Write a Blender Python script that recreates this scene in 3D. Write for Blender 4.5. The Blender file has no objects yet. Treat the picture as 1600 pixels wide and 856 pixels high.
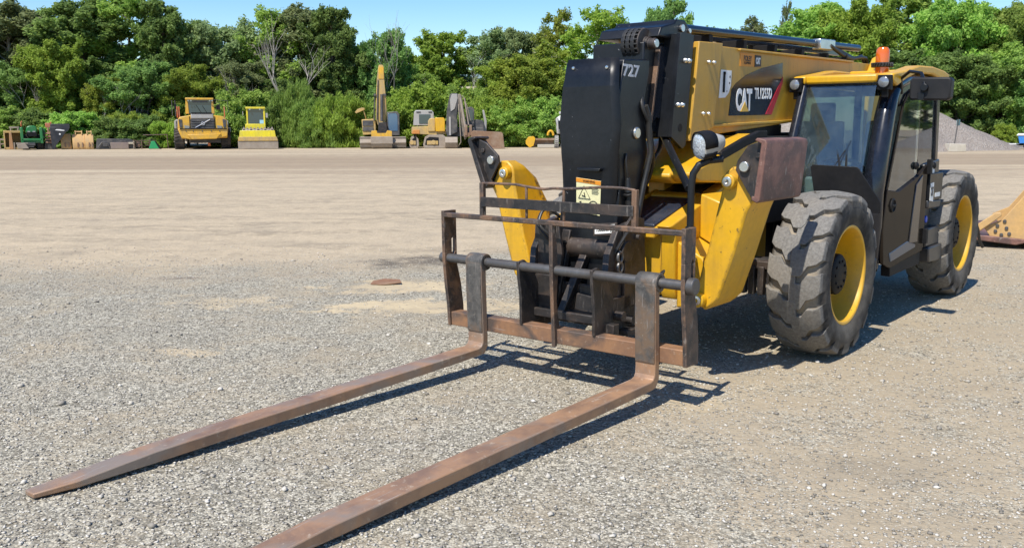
import bpy, bmesh, math, random
import numpy as np
from mathutils import Vector, Matrix
R = math.radians
random.seed(7)
scene = bpy.context.scene
COL = scene.collection
TH = .68807                       # heading of the telehandler
SUN = Vector((-.295, -.475, .83)).normalized()

# ------------------------------------------------------------------ helpers
LAST = [None]
class MB:
    """collects shapes for ONE mesh object"""
    def __init__(s): s.v = []; s.f = []; s.m = []; s.mi = 0; s.cut = []
    def add(s, vs, fs):
        b = len(s.v); s.cut.append((b, len(s.f))); s.v += [tuple(p) for p in vs]
        for f in fs: s.f.append(tuple(b + i for i in f)); s.m.append(s.mi)
        return s
    def mat(s, i): s.mi = i; return s
    def box(s, a, b):
        (x0, y0, z0), (x1, y1, z1) = [min(p, q) for p, q in zip(a, b)], [max(p, q) for p, q in zip(a, b)]
        vs = [(x0,y0,z0),(x1,y0,z0),(x1,y1,z0),(x0,y1,z0),(x0,y0,z1),(x1,y0,z1),(x1,y1,z1),(x0,y1,z1)]
        return s.add(vs, [(3,2,1,0),(4,5,6,7),(0,1,5,4),(1,2,6,5),(2,3,7,6),(3,0,4,7)])
    def prism(s, poly, axis, a, b):
        """polygon in the other two coordinates, pushed along axis from a to b"""
        a, b = min(a, b), max(a, b)
        area = sum(poly[i-1][0]*poly[i][1] - poly[i][0]*poly[i-1][1] for i in range(len(poly)))
        if axis == 'v': area = -area
        if area < 0: poly = poly[::-1]
        n = len(poly)
        def P(p, t):
            if axis == 'u': return (t, p[0], p[1])
            if axis == 'v': return (p[0], t, p[1])
            return (p[0], p[1], t)
        vs = [P(p, a) for p in poly] + [P(p, b) for p in poly]
        fs = [tuple(range(n))[::-1], tuple(range(n, 2*n))]
        fs += [(i, (i+1) % n, n + (i+1) % n, n + i) for i in range(n)]
        return s.add(vs, fs)
    def tube(s, path, r, n=10, closed=False):
        path = [Vector(p) for p in path]; m = len(path)
        rs = r if isinstance(r, (list, tuple)) else [r]*m
        vs = []; up = None
        for i in range(m):
            if closed: d = path[(i+1) % m] - path[i-1]
            else: d = path[min(i+1, m-1)] - path[max(i-1, 0)]
            d.normalize()
            if up is None:
                t = Vector((0,0,1)) if abs(d.z) < .9 else Vector((1,0,0))
                up = (t - d*t.dot(d)).normalized()
            else:
                up = (up - d*up.dot(d)).normalized()
            sd = d.cross(up)
            for k in range(n):
                a = 2*math.pi*k/n
                vs.append(path[i] + (up*math.cos(a) + sd*math.sin(a))*rs[i])
        fs = []
        for i in range(m if closed else m-1):
            j = (i+1) % m
            for k in range(n):
                l = (k+1) % n
                fs.append((i*n+k, i*n+l, j*n+l, j*n+k))
        if not closed:
            fs.append(tuple(range(n))[::-1]); fs.append(tuple(range((m-1)*n, m*n)))
        return s.add(vs, fs)
    def cyl(s, p0, p1, r, n=20, r1=None): return s.tube([p0, p1], [r, r if r1 is None else r1], n)
    def lathe(s, prof, axis, c, n=48, close=False):
        """prof: (radius, position along axis); c: centre"""
        vs = []; m = len(prof)
        for r, t in prof:
            for k in range(n):
                a = 2*math.pi*k/n; p, q = r*math.cos(a), r*math.sin(a)
                o = {'u': (t, p, q), 'v': (q, t, p), 'w': (p, q, t)}[axis]
                vs.append((c[0]+o[0], c[1]+o[1], c[2]+o[2]))
        fs = []
        for i in range(m if close else m-1):
            j = (i+1) % m
            for k in range(n):
                l = (k+1) % n
                fs.append((i*n+k, i*n+l, j*n+l, j*n+k))
        if not close:
            fs.append(tuple(range(n))[::-1]); fs.append(tuple(range((m-1)*n, m*n)))
        return s.add(vs, fs)
    def bar(s, p0, p1, w, h, up=(0,0,1)):
        p0, p1 = Vector(p0), Vector(p1); d = (p1-p0).normalized(); up = Vector(up)
        sd = d.cross(up).normalized(); u2 = sd.cross(d)
        vs = [p + sd*a*w/2 + u2*b*h/2 for p in (p0, p1) for a, b in ((-1,-1),(1,-1),(1,1),(-1,1))]
        return s.add(vs, [(3,2,1,0),(4,5,6,7),(0,1,5,4),(1,2,6,5),(2,3,7,6),(3,0,4,7)])
    def rock(s, c, r, seed=0, sq=(1,1,.7), sub=1):
        rr = random.Random(seed); bm = bmesh.new()
        bmesh.ops.create_icosphere(bm, subdivisions=sub, radius=1)
        vs = [(c[0]+v.co.x*r*sq[0]*rr.uniform(.72,1.15), c[1]+v.co.y*r*sq[1]*rr.uniform(.72,1.15), c[2]+v.co.z*r*sq[2]*rr.uniform(.72,1.15)) for v in bm.verts]
        fs = [tuple(v.index for v in f.verts) for f in bm.faces]
        bm.free(); return s.add(vs, fs)
    def each(s, name, mat, parent=None, **k):
        """one object per added shape"""
        ends = s.cut[1:] + [(len(s.v), len(s.f))]; out = []
        for (a, fa), (b, fb) in zip(s.cut, ends):
            q = MB(); q.add(s.v[a:b], [tuple(i-a for i in f) for f in s.f[fa:fb]]); out.append(q.build(name, mat, parent, **k))
        return out
    def build(s, name, mats, parent=None, bevel=.006, ang=38, smooth=True, flip=True):
        me = bpy.data.meshes.new(name); me.from_pydata(s.v, [], s.f)
        mats = mats if isinstance(mats, (list, tuple)) else [mats]
        for m in mats: me.materials.append(m)
        me.polygons.foreach_set('material_index', s.m)
        if flip:
            bm = bmesh.new(); bm.from_mesh(me); bmesh.ops.recalc_face_normals(bm, faces=bm.faces); bm.to_mesh(me); bm.free()
        if smooth:
            me.polygons.foreach_set('use_smooth', [True]*len(me.polygons)); me.set_sharp_from_angle(angle=R(ang))
        me.update()
        o = bpy.data.objects.new(name, me); COL.objects.link(o); LAST[0] = o
        if parent: o.parent = parent
        if bevel:
            b = o.modifiers.new('Bevel', 'BEVEL'); b.width = bevel; b.segments = 2; b.limit_method = 'ANGLE'; b.angle_limit = R(40)
        return o

def tag(o, label=None, cat=None, group=None, kind=None):
    for k, x in (('label', label), ('category', cat), ('group', group), ('kind', kind)):
        if x: o[k] = x
    return o
def empty(name, loc=(0,0,0), rz=0):
    o = bpy.data.objects.new(name, None); COL.objects.link(o); o.location = loc; o.rotation_euler = (0,0,rz); o.empty_display_size = .3
    return o
def copy_tree(o, parent=None):
    c = o.copy(); COL.objects.link(c)
    if parent: c.parent = parent
    for ch in list(o.children): copy_tree(ch, c)
    return c
def text(name, s, size, mat, parent, mw, sx=1., bold=0., depth=.0012, align='CENTER', sp=1., fit=None):
    """lettering as a thin mesh; mw: matrix putting text plane (x right, y up) in the parent's space"""
    cu = bpy.data.curves.new(name, 'FONT'); cu.body = s; cu.size = size; cu.extrude = depth; cu.offset = bold
    cu.align_x = align; cu.align_y = 'CENTER'; cu.space_character = sp; cu.resolution_u = 4
    t = bpy.data.objects.new(name, cu); COL.objects.link(t)
    dg = bpy.context.evaluated_depsgraph_get()
    me = bpy.data.meshes.new_from_object(t.evaluated_get(dg))
    bpy.data.objects.remove(t)
    for v in me.vertices: v.co.x *= sx
    if fit:
        xs = [v.co.x for v in me.vertices]; ys = [v.co.y for v in me.vertices]; w0, h0 = max(xs)-min(xs), max(ys)-min(ys); cx, cy = (max(xs)+min(xs))/2, (max(ys)+min(ys))/2
        for v in me.vertices: v.co.x = (v.co.x-cx)*fit[0]/w0; v.co.y = (v.co.y-cy)*fit[1]/h0
    me.transform(mw); me.materials.clear(); me.materials.append(mat)
    o = bpy.data.objects.new(name, me); COL.objects.link(o); o.parent = parent
    return o
def basis(o, x, y):
    x = Vector(x).normalized(); y = Vector(y); y = (y - x*y.dot(x)).normalized(); z = x.cross(y)
    m = Matrix((x, y, z)).transposed().to_4x4(); m.translation = Vector(o); return m

# ------------------------------------------------------------------ materials
class NT:
    def __init__(s, m): s.t = m.node_tree; s.n = s.t.nodes
    def new(s, ty, **k):
        n = s.n.new(ty)
        for a, b in k.items(): setattr(n, a, b)
        return n
    def link(s, a, b): s.t.links.new(a, b)
    def val(s, x, sock):
        if hasattr(x, 'is_output'): s.link(x, sock)
        else: sock.default_value = x
    def coord(s, kind='Object', scale=None):
        o = s.new('ShaderNodeTexCoord').outputs[kind]
        if scale:
            mp = s.new('ShaderNodeMapping'); mp.inputs['Scale'].default_value = scale; s.link(o, mp.inputs[0]); o = mp.outputs[0]
        return o
    def noise(s, vec, scale, detail=4, rough=.55, dist=0):
        n = s.new('ShaderNodeTexNoise'); s.link(vec, n.inputs['Vector'])
        n.inputs['Scale'].default_value = scale; n.inputs['Detail'].default_value = detail; n.inputs['Roughness'].default_value = rough; n.inputs['Distortion'].default_value = dist
        return n.outputs['Fac']
    def vor(s, vec, scale, out='Distance', feat='F1', rnd=1.):
        n = s.new('ShaderNodeTexVoronoi', feature=feat); s.link(vec, n.inputs['Vector']); n.inputs['Scale'].default_value = scale; n.inputs['Randomness'].default_value = rnd
        return n.outputs[out]
    def ramp(s, fac, stops, interp='LINEAR'):
        n = s.new('ShaderNodeValToRGB'); s.link(fac, n.inputs[0]); e = n.color_ramp.elements; n.color_ramp.interpolation = interp
        while len(e) < len(stops): e.new(.5)
        for el, (p, c) in zip(e, stops):
            el.position = p; el.color = (c, c, c, 1) if isinstance(c, (int, float)) else (*c, 1)
        return n.outputs[0]
    def mix(s, fac, a, b, mode='MIX'):
        n = s.new('ShaderNodeMix', data_type='RGBA', blend_type=mode)
        s.val(fac, n.inputs[0])
        for x, i in ((a, 6), (b, 7)): s.val((*x, 1) if isinstance(x, tuple) else x, n.inputs[i])
        return n.outputs[2]
    def math(s, op, a, b=0., c=None):
        n = s.new('ShaderNodeMath', operation=op); s.val(a, n.inputs[0]); s.val(b, n.inputs[1])
        if c is not None: s.val(c, n.inputs[2])
        return n.outputs[0]
    def smooth(s, x, a, b):
        n = s.new('ShaderNodeMapRange', interpolation_type='SMOOTHSTEP'); s.val(x, n.inputs[0])
        n.inputs[1].default_value = a; n.inputs[2].default_value = b
        return n.outputs[0]
    def edge(s, noise, rad=.014):
        bv = s.new('ShaderNodeBevel', samples=4); bv.inputs[0].default_value = rad; g = s.new('ShaderNodeNewGeometry')
        d = s.new('ShaderNodeVectorMath', operation='DOT_PRODUCT'); s.link(bv.outputs[0], d.inputs[0]); s.link(g.outputs['Normal'], d.inputs[1])
        e = s.smooth(s.math('SUBTRACT', 1., d.outputs['Value']), .01, .12)
        return s.math('MULTIPLY', e, s.ramp(noise, [(.42, 0), (.58, 1)]))
    def bump(s, h, dist, strength=1., nrm=None):
        n = s.new('ShaderNodeBump'); s.link(h, n.inputs['Height']); n.inputs['Distance'].default_value = dist; n.inputs['Strength'].default_value = strength
        if nrm: s.link(nrm, n.inputs['Normal'])
        return n.outputs[0]

def newmat(name):
    m = bpy.data.materials.new(name); m.use_nodes = True; nt = NT(m); b = m.node_tree.nodes['Principled BSDF']
    return m, nt, b
def paint(name, col, rough=.35, dirt=(.30,.24,.16), dirt_amt=.25, wear=None, wear_amt=0., metal=0., bump=.0006, var=.12, scale=3., spec=.5, wear_scale=9., edge=None, edge_amt=.6, fleck=0., fleck_col=(.42,.42,.42), streak=0., edge_rad=.014):
    """painted or raw metal with cloudy dust, fine variation and chipped spots"""
    m, nt, b = newmat(name); c = nt.coord()
    n1 = nt.noise(c, scale, 6, .6); n2 = nt.noise(c, scale*9, 5, .6); n3 = nt.noise(c, wear_scale, 8, .7)
    base = nt.mix(nt.ramp(n2, [(.3, 0), (.7, 1)]), tuple(x*(1-var) for x in col), tuple(min(1, x*(1+var)) for x in col))
    d = nt.math('MULTIPLY', nt.ramp(n1, [(.42, 0), (.75, 1)]), dirt_amt)
    base = nt.mix(d, base, dirt)
    rg = nt.math('ADD', nt.math('MULTIPLY', n1, .25), rough - .1)
    if wear:
        wf = nt.ramp(n3, [(.62 - wear_amt, 0), (.66 - wear_amt, 1)])
        base = nt.mix(wf, base, wear); rg = nt.math('ADD', rg, nt.math('MULTIPLY', wf, .25))
    if streak:
        mp = nt.new('ShaderNodeMapping'); mp.inputs['Scale'].default_value = (7, 7, .7); nt.link(c, mp.inputs[0])
        base = nt.mix(nt.math('MULTIPLY', nt.ramp(nt.noise(mp.outputs[0], 1.6, 6, .7), [(.50, 0), (.72, 1)]), streak), base, tuple(x*.55 for x in dirt))
    if fleck:
        fl = nt.ramp(nt.noise(c, 34, 3, .6), [(.73-fleck, 0), (.75-fleck, 1)]); base = nt.mix(nt.math('MULTIPLY', fl, .7), base, fleck_col)
    if edge:
        base = nt.mix(nt.math('MULTIPLY', nt.edge(n3, edge_rad), edge_amt), base, edge)
    nt.link(base, b.inputs['Base Color']); nt.link(rg, b.inputs['Roughness']); b.inputs['Metallic'].default_value = metal
    b.inputs['Specular IOR Level'].default_value = spec
    nt.link(nt.bump(n3, bump), b.inputs['Normal'])
    return m
def plain(name, col, rough=.5, metal=0., emit=None, es=0., spec=.5):
    m, nt, b = newmat(name); c = nt.coord(); n = nt.noise(c, 14, 4)
    nt.link(nt.mix(nt.math('MULTIPLY', n, .35), col, tuple(x*.7 for x in col)), b.inputs['Base Color'])
    b.inputs['Roughness'].default_value = rough; b.inputs['Metallic'].default_value = metal; b.inputs['Specular IOR Level'].default_value = spec
    if emit: b.inputs['Emission Color'].default_value = (*emit, 1); b.inputs['Emission Strength'].default_value = es
    return m
def glass(name, tint, refl=.12, rough=.02, dust0=0., dust1=.07):
    m, nt, b = newmat(name); nt.n.remove(b)
    tr = nt.new('ShaderNodeBsdfTransparent'); tr.inputs[0].default_value = (*tint, 1)
    gl = nt.new('ShaderNodeBsdfGlossy'); gl.inputs['Roughness'].default_value = rough; gl.inputs[0].default_value = (.9,.95,1,1)
    df = nt.new('ShaderNodeBsdfDiffuse'); df.inputs[0].default_value = (.50,.58,.58,1)
    fr = nt.new('ShaderNodeFresnel'); fr.inputs[0].default_value = 1.5
    f = nt.math('ADD', nt.math('MULTIPLY', fr.outputs[0], 1.1), refl)
    mx = nt.new('ShaderNodeMixShader'); nt.link(f, mx.inputs[0]); nt.link(tr.outputs[0], mx.inputs[1]); nt.link(gl.outputs[0], mx.inputs[2])
    c = nt.coord(); dust = nt.ramp(nt.noise(c, 5, 8, .7), [(.40, dust0), (.75, dust1)])
    m2 = nt.new('ShaderNodeMixShader'); nt.link(dust, m2.inputs[0]); nt.link(mx.outputs[0], m2.inputs[1]); nt.link(df.outputs[0], m2.inputs[2])
    nt.link(m2.outputs[0], nt.n['Material Output'].inputs[0])
    return m

M = {}
YEL = (.64, .350, .010)
M['boom_yellow'] = paint('shaded_boom_yellow', (.50,.275,.022), .42, dirt=(.36,.25,.10), dirt_amt=.6, wear=(.10,.06,.03), wear_amt=-.10, var=.06, scale=1.6, wear_scale=14, fleck=.03, fleck_col=(.08,.055,.035), streak=.38, edge=(.14,.09,.05), edge_amt=.4)  # body yellow darkened for the boom's shaded side, plus real dust and wear
M['yellow'] = paint('yellow_paint', YEL, .36, dirt=(.42,.27,.08), dirt_amt=.4, wear=(.09,.055,.03), wear_amt=-.085, var=.05, wear_scale=16, fleck=.03, fleck_col=(.07,.05,.035), streak=.30, edge=(.10,.065,.04), edge_amt=.5)
M['yellow_worn'] = paint('yellow_worn_paint', YEL, .42, dirt=(.36,.22,.07), dirt_amt=.45, wear=(.05,.035,.025), wear_amt=-.08, var=.06, wear_scale=20, fleck=.045, fleck_col=(.06,.045,.03), streak=.28, edge=(.06,.045,.035), edge_amt=.95, edge_rad=.035)
M['black'] = paint('black_paint', (.0065,.0075,.0095), .36, fleck=.012, dirt=(.06,.055,.05), dirt_amt=.12, wear=(.30,.29,.27), wear_amt=-.135, var=.3, wear_scale=22, spec=.4)
M['black_gloss'] = paint('black_gloss_paint', (.010,.012,.018), .16, dirt=(.08,.075,.07), dirt_amt=.15, var=.3)
M['black_matt'] = paint('black_matt', (.007,.007,.008), .6, dirt=(.07,.06,.05), dirt_amt=.12, var=.3, spec=.25)
def rusty(name, cols, rough=.6, streak=None, metal=.1, scale=6., edge=(.26,.19,.14), bump=.002, scr=.35):
    """mottled worn steel: patches of several tones, flaked spots, thin scratches and rubbed edges"""
    m, nt, b = newmat(name); c = nt.coord()
    a = nt.noise(c, scale, 7, .68, .3); d = nt.noise(c, scale*.45, 5, .6, .6); e = nt.noise(c, scale*5, 5, .7)
    col = nt.mix(nt.ramp(a, [(.40, 0), (.60, 1)]), cols[0], cols[1])
    col = nt.mix(nt.ramp(d, [(.48, 0), (.60, .9)]), col, cols[2])
    col = nt.mix(nt.ramp(e, [(.60, 0), (.70, .7)]), col, cols[3])
    s = nt.new('ShaderNodeMapping'); s.inputs['Scale'].default_value = streak or (3,60,60); nt.link(c, s.inputs[0])
    sn = nt.noise(s.outputs[0], 1., 4, .6); col = nt.mix(nt.ramp(sn, [(.62, 0), (.70, scr)]), col, (.34,.30,.26))
    if edge: col = nt.mix(nt.math('MULTIPLY', nt.edge(a, .012), .8), col, edge)
    nt.link(col, b.inputs['Base Color']); b.inputs['Metallic'].default_value = metal
    nt.link(nt.math('ADD', nt.math('MULTIPLY', e, .3), rough-.15), b.inputs['Roughness']); nt.link(nt.bump(nt.math('ADD', a, nt.math('MULTIPLY', e, .5)), bump), b.inputs['Normal'])
    return m
M['black_steel'] = rusty('black_worn_steel', [(.016,.0155,.016),(.034,.030,.028),(.062,.044,.034),(.13,.11,.09)], .5, (40,40,6), scale=8, edge=(.14,.10,.075), scr=.3)
M['shank'] = rusty('worn_shank_steel', [(.055,.052,.048),(.12,.11,.098),(.16,.105,.066),(.28,.25,.21)], .5, (30,50,5), scale=11, edge=(.22,.15,.10), scr=.5)
M['rust'] = rusty('rusty_fork_steel', [(.34,.195,.108),(.215,.130,.082),(.23,.185,.148),(.44,.35,.26)], .5, (2.5,60,60), scale=4, edge=(.40,.33,.26), bump=.002, scr=.75)
M['rust_bar'] = rusty('rusty_orange_steel', [(.30,.155,.075),(.215,.115,.065),(.075,.060,.052),(.36,.26,.18)], .65, (40,4,40), scale=5, edge=(.13,.09,.065), scr=.35)
M['rust_edge'] = rusty('rusty_dark_steel', [(.042,.035,.031),(.095,.064,.047),(.19,.108,.062),(.34,.27,.21)], .58, (30,30,8), scale=12, edge=(.25,.16,.105), scr=.5)
M['sole'] = rusty('worn_brown_rust_plate', [(.21,.105,.078),(.13,.064,.052),(.095,.056,.047),(.42,.30,.24)], .6, (20,50,5), scale=9, edge=(.30,.18,.13), bump=.003, scr=.6)
M['steel'] = paint('grey_steel', (.135,.13,.125), .45, dirt=(.07,.055,.045), dirt_amt=.8, var=.15, metal=.6, bump=.001)
M['chrome'] = paint('bright_steel', (.62,.62,.60), .25, dirt=(.3,.28,.24), dirt_amt=.3, var=.08, metal=.9)
M['white'] = paint('white_label', (.78,.78,.75), .5, dirt=(.45,.42,.36), dirt_amt=.25, var=.03)
M['letter_white'] = plain('white_lettering', (.86,.86,.84), .5)
M['letter_grey'] = plain('grey_lettering', (.55,.56,.58), .5)
M['letter_black'] = plain('black_lettering', (.012,.012,.012), .5)
M['letter_yellow'] = plain('yellow_lettering', (.75,.45,.06), .45)
M['deck_sky_tint'] = paint('sky_tinted_black_panel', (.012,.019,.036), .22, dirt=(.12,.12,.13), dirt_amt=.35, var=.3, fleck=.02, spec=.7)  # black panel, blue of the reflected sky mixed into its base colour
M['red'] = plain('red_stripe', (.45,.015,.03), .4)
M['label_yellow'] = plain('pale_yellow_label', (.80,.75,.42), .5)
M['label_orange'] = plain('orange_label', (.75,.28,.02), .5)
M['amber'] = plain('amber_lens', (.62,.13,.006), .10, spec=.9)
M['lens'] = plain('clear_lens', (.27,.29,.31), .12, metal=.4, spec=.9)
m_, nt_0, b_0 = newmat('faceted_clear_lens'); c_0 = nt_0.coord(); v_0 = nt_0.new('ShaderNodeTexVoronoi'); nt_0.link(c_0, v_0.inputs['Vector']); v_0.inputs['Scale'].default_value = 62
nt_0.link(nt_0.mix(nt_0.ramp(v_0.outputs['Distance'], [(.2, 0), (.6, 1)]), (.78,.83,.87), (.48,.52,.55)), b_0.inputs['Base Color']); b_0.inputs['Roughness'].default_value = .12; b_0.inputs['Metallic'].default_value = .35
nt_0.link(nt_0.bump(v_0.outputs['Distance'], .004, .6), b_0.inputs['Normal']); M['lens_facet'] = m_
M['headlight_shell'] = paint('silver_grey_shell', (.42,.40,.35), .35, dirt_amt=.3)
M['rubber_black'] = paint('hose_rubber', (.012,.012,.012), .45, dirt=(.09,.08,.065), dirt_amt=.3, var=.2)
M['glass_w'] = glass('windscreen_glass', (.82,.93,.92), .025, dust0=.015, dust1=.06)
M['glass_d'] = glass('door_glass', (.80,.85,.82), .04)
M['seat'] = plain('grey_seat_cloth', (.42,.43,.42), .85)
M['interior'] = plain('grey_interior', (.17,.18,.185), .7)
M['blue'] = plain('blue_cap', (.01,.08,.6), .35)
m_, nt_0, b_0 = newmat('dark_brown_door_paint'); nt_0.n.remove(b_0); c_0 = nt_0.coord()
d_0 = nt_0.new('ShaderNodeBsdfDiffuse'); nt_0.link(nt_0.mix(nt_0.noise(c_0, 3, 6, .6), (.010,.008,.006), (.030,.023,.017)), d_0.inputs[0])
g_0 = nt_0.new('ShaderNodeBsdfGlossy'); g_0.inputs['Roughness'].default_value = .12; f_0 = nt_0.new('ShaderNodeFresnel'); f_0.inputs[0].default_value = 1.4
x_0 = nt_0.new('ShaderNodeMixShader'); nt_0.link(nt_0.math('MULTIPLY', f_0.outputs[0], .45), x_0.inputs[0]); nt_0.link(d_0.outputs[0], x_0.inputs[1]); nt_0.link(g_0.outputs[0], x_0.inputs[2]); nt_0.link(x_0.outputs[0], nt_0.n['Material Output'].inputs[0]); M['door'] = m_
M['tan'] = paint('tan_yellow_bucket_paint', (.52,.32,.12), .55, dirt=(.34,.24,.14), dirt_amt=.7, wear=(.15,.085,.045), wear_amt=-.06, var=.1, bump=.002, scale=2.5)

def tyre_material():
    m, nt, b = newmat('dusty_tyre_rubber'); c = nt.coord()
    sx = nt.new('ShaderNodeSeparateXYZ'); nt.link(c, sx.inputs[0])
    rad = nt.math('SQRT', nt.math('ADD', nt.math('MULTIPLY', sx.outputs[0], sx.outputs[0]), nt.math('MULTIPLY', sx.outputs[2], sx.outputs[2])))
    lat = nt.math('ABSOLUTE', sx.outputs[1])
    n1 = nt.noise(c, 6, 7, .65); n2 = nt.noise(c, 45, 5, .7); n3 = nt.noise(c, 2.2, 3)
    grey = nt.mix(nt.ramp(n2, [(.3, 0), (.75, 1)]), (.105,.099,.090), (.235,.222,.20))
    black = nt.mix(nt.ramp(n1, [(.42, 0), (.75, 1)]), (.017,.017,.0175), (.12,.11,.095))
    tread = nt.smooth(rad, .575, .60)                      # road-worn tread is scuffed grey, walls stay black
    col = nt.mix(tread, black, grey)
    groove = nt.math('MULTIPLY', nt.math('SUBTRACT', 1., nt.smooth(rad, .606, .618)), tread)
    dust = nt.math('MULTIPLY', groove, nt.ramp(n1, [(.38, .15), (.6, 1)]))
    dust = nt.math('MULTIPLY', dust, nt.math('SUBTRACT', 1., nt.smooth(lat, .15, .2)))
    col = nt.mix(dust, col, (.36,.29,.20))
    col = nt.mix(nt.math('MULTIPLY', nt.ramp(n3, [(.5, 0), (.7, 1)]), .35), col, (.26,.22,.165))
    nt.link(col, b.inputs['Base Color']); b.inputs['Roughness'].default_value = .75; b.inputs['Specular IOR Level'].default_value = .3
    nt.link(nt.bump(n2, .003), b.inputs['Normal'])
    return m
M['tyre'] = tyre_material()
# ------------------------------------------------------------------ telehandler (local axes: x forward, y to its left, z up)
DX, DY = 1.67863, 7.747
T = empty('telehandler', (DX, DY, 0), -math.pi/2 - TH)
tag(T, 'yellow and black telescopic handler with long rusty pallet forks lowered to the gravel', 'telehandler')
VC = -.1
def mv(v): return 2*VC - v

# ---- wheels
def tyre_mesh():
    mb = MB(); hw = .205
    prof = [(.375,.165),(.39,.192),(.43,.212),(.50,.222),(.545,.218),(.575,.200),(.590,.178),(.600,.10),(.604,0)]
    prof = prof + [(r, -t) for r, t in prof[-2::-1]]
    mb.lathe(prof, 'v', (0,0,0), 72, close=True)
    N = 16; pitch = 2*math.pi/N; rr = random.Random(3)
    ts = [-.12, .0, .16, .30, .52, .66, .80, .92, 1.0]
    def s0(t):
        if t < .30: return 0
        if t < .50: return -.26*(t-.30)/.20
        if t < .80: return -.26
        return -.26 - .10*(t-.80)/.20
    for side in (1, -1):
        for k in range(N):
            a0 = (k + (0 if side > 0 else .5))*pitch; vs = []; nt_ = len(ts); j = rr.uniform(-.03,.03); hh = rr.uniform(-.006,.003)
            rows = []
            for i, t in enumerate(ts):
                wd = .82 - (.20 if i == 0 else 0) - .20*max(0,t)**2
                row = []
                for q in (0, .33, .67, 1):
                    s = s0(max(t,0)) + j + wd*q
                    row.append((t, a0 + s*pitch))
                rows.append(row)
            def P(r, t, a): return (r*math.sin(a), side*t*hw, r*math.cos(a))
            b = len(vs)
            top = [[P(.652 + hh - .028*max(t,0)**2.5, t, a) for t, a in row] for row in rows]
            bot = [[P(.590 - .030*max(t,0)**2, t, a) for t, a in row] for row in rows]
            sh = [P(.535, 1.075, a) for t, a in rows[-1]]
            g = lambda arr: [p for row in arr for p in row]
            vs = g(top) + g(bot) + sh
            n4 = nt_*4; fs = []
            for i in range(nt_-1):
                for q in range(3):
                    fs.append((i*4+q, i*4+q+1, (i+1)*4+q+1, (i+1)*4+q))
                fs.append((i*4, (i+1)*4, n4+(i+1)*4, n4+i*4)); fs.append((i*4+3, n4+i*4+3, n4+(i+1)*4+3, (i+1)*4+3))
            for q in range(3):
                fs.append((q, n4+q, n4+q+1, q+1))
                L = (nt_-1)*4
                fs.append((L+q, L+q+1, 2*n4+q+1, 2*n4+q))
            L = (nt_-1)*4
            fs.append((L, 2*n4, n4+L)); fs.append((L+3, n4+L+3, 2*n4+3))
            mb.add(vs, fs)
    return mb
def make_wheel(loc, r, flip=False):
    w = empty('wheel'); w.parent = T; w.location = loc; s = r/.65; w.scale = (s, 1, s)
    if flip: w.rotation_euler = (0, 0, math.pi)
    return w
w0 = make_wheel((-.03, .985, .643), .643)
ty = tyre_mesh().build('tyre', M['tyre'], w0, bevel=.005, ang=30)
mb = MB()   # rim: flange, barrel and dished disc
mb.lathe([(.395,.165),(.402,.185),(.392,.196),(.372,.192),(.362,.170),(.345,.10),(.335,.0),(.310,-.045),(.17,-.03),(.165,-.05),(.33,-.065),(.36,-.17),(.39,-.17),(.38,-.1),(.37,.1)], 'v', (0,0,0), 64, close=True)
for k in range(8):
    a = 2*math.pi*k/8; mb.cyl((.25*math.cos(a), -.01, .25*math.sin(a)), (.25*math.cos(a), .012, .25*math.sin(a)), .028, 12)
mb.build('rim', M['yellow'], w0, bevel=.004)
mb = MB().lathe([(.0,-.05),(.19,-.05),(.19,.03),(.165,.05),(.160,.115),(.14,.13),(.02,.132),(.0,.132)], 'v', (0,0,0), 32)
for k in range(10):
    a = 2*math.pi*k/10; mb.cyl((.105*math.cos(a), .128, .105*math.sin(a)), (.105*math.cos(a), .14, .105*math.sin(a)), .012, 8)
mb.build('hub', M['black_matt'], w0, bevel=.004)
for loc, r, fl in (((-3.41, .985, .662), .662, False), ((-.03, mv(.985), .643), .643, True), ((-3.41, mv(.985), .662), .662, True)):
    c = copy_tree(w0, T); c.location = loc; s = r/.65; c.scale = (s, 1, s); c.rotation_euler = (0, 0, math.pi if fl else .0)

# ---- chassis
mb = MB()
def sidew(v0, v1): mb.prism([(1.30,.56),(1.33,.62),(1.33,1.06),(1.42,1.09),(.50,1.36),(.30,1.36),(-.2,1.05),(-.2,.62),(.4,.52)], 'v', v0, v1)
sidew(.30, .42); sidew(mv(.42), mv(.30))
mb.prism([(1.27,.57),(1.31,.62),(1.31,1.03),(1.27,1.03)], 'v', mv(.30), .30)               # front plate
mb.prism([(1.42,1.00),(1.42,1.07),(.50,1.32),(.30,1.32),(.30,1.24),(.5,1.24)], 'v', -.10, .30); mb.prism([(1.42,1.00),(1.42,1.10),(.50,1.35),(.30,1.35),(.30,1.24),(.5,1.24)], 'v', -.14, -.10)
mb.prism([(.74,1.24),(.74,1.288),(.82,1.266),(.82,1.22)], 'v', -.10, .30)
# outrigger housings either side
for f in (lambda v: v, mv):
    mb.prism([(f(.42),.50),(f(.66),.54),(f(.70),.70),(f(.62),.88),(f(.42),.98)], 'u', .98, 1.30)
    mb.prism([(f(.42),.98),(f(.62),.88),(f(.66),1.0),(f(.60),1.24),(f(.42),1.30)], 'u', .60, .98)
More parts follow.
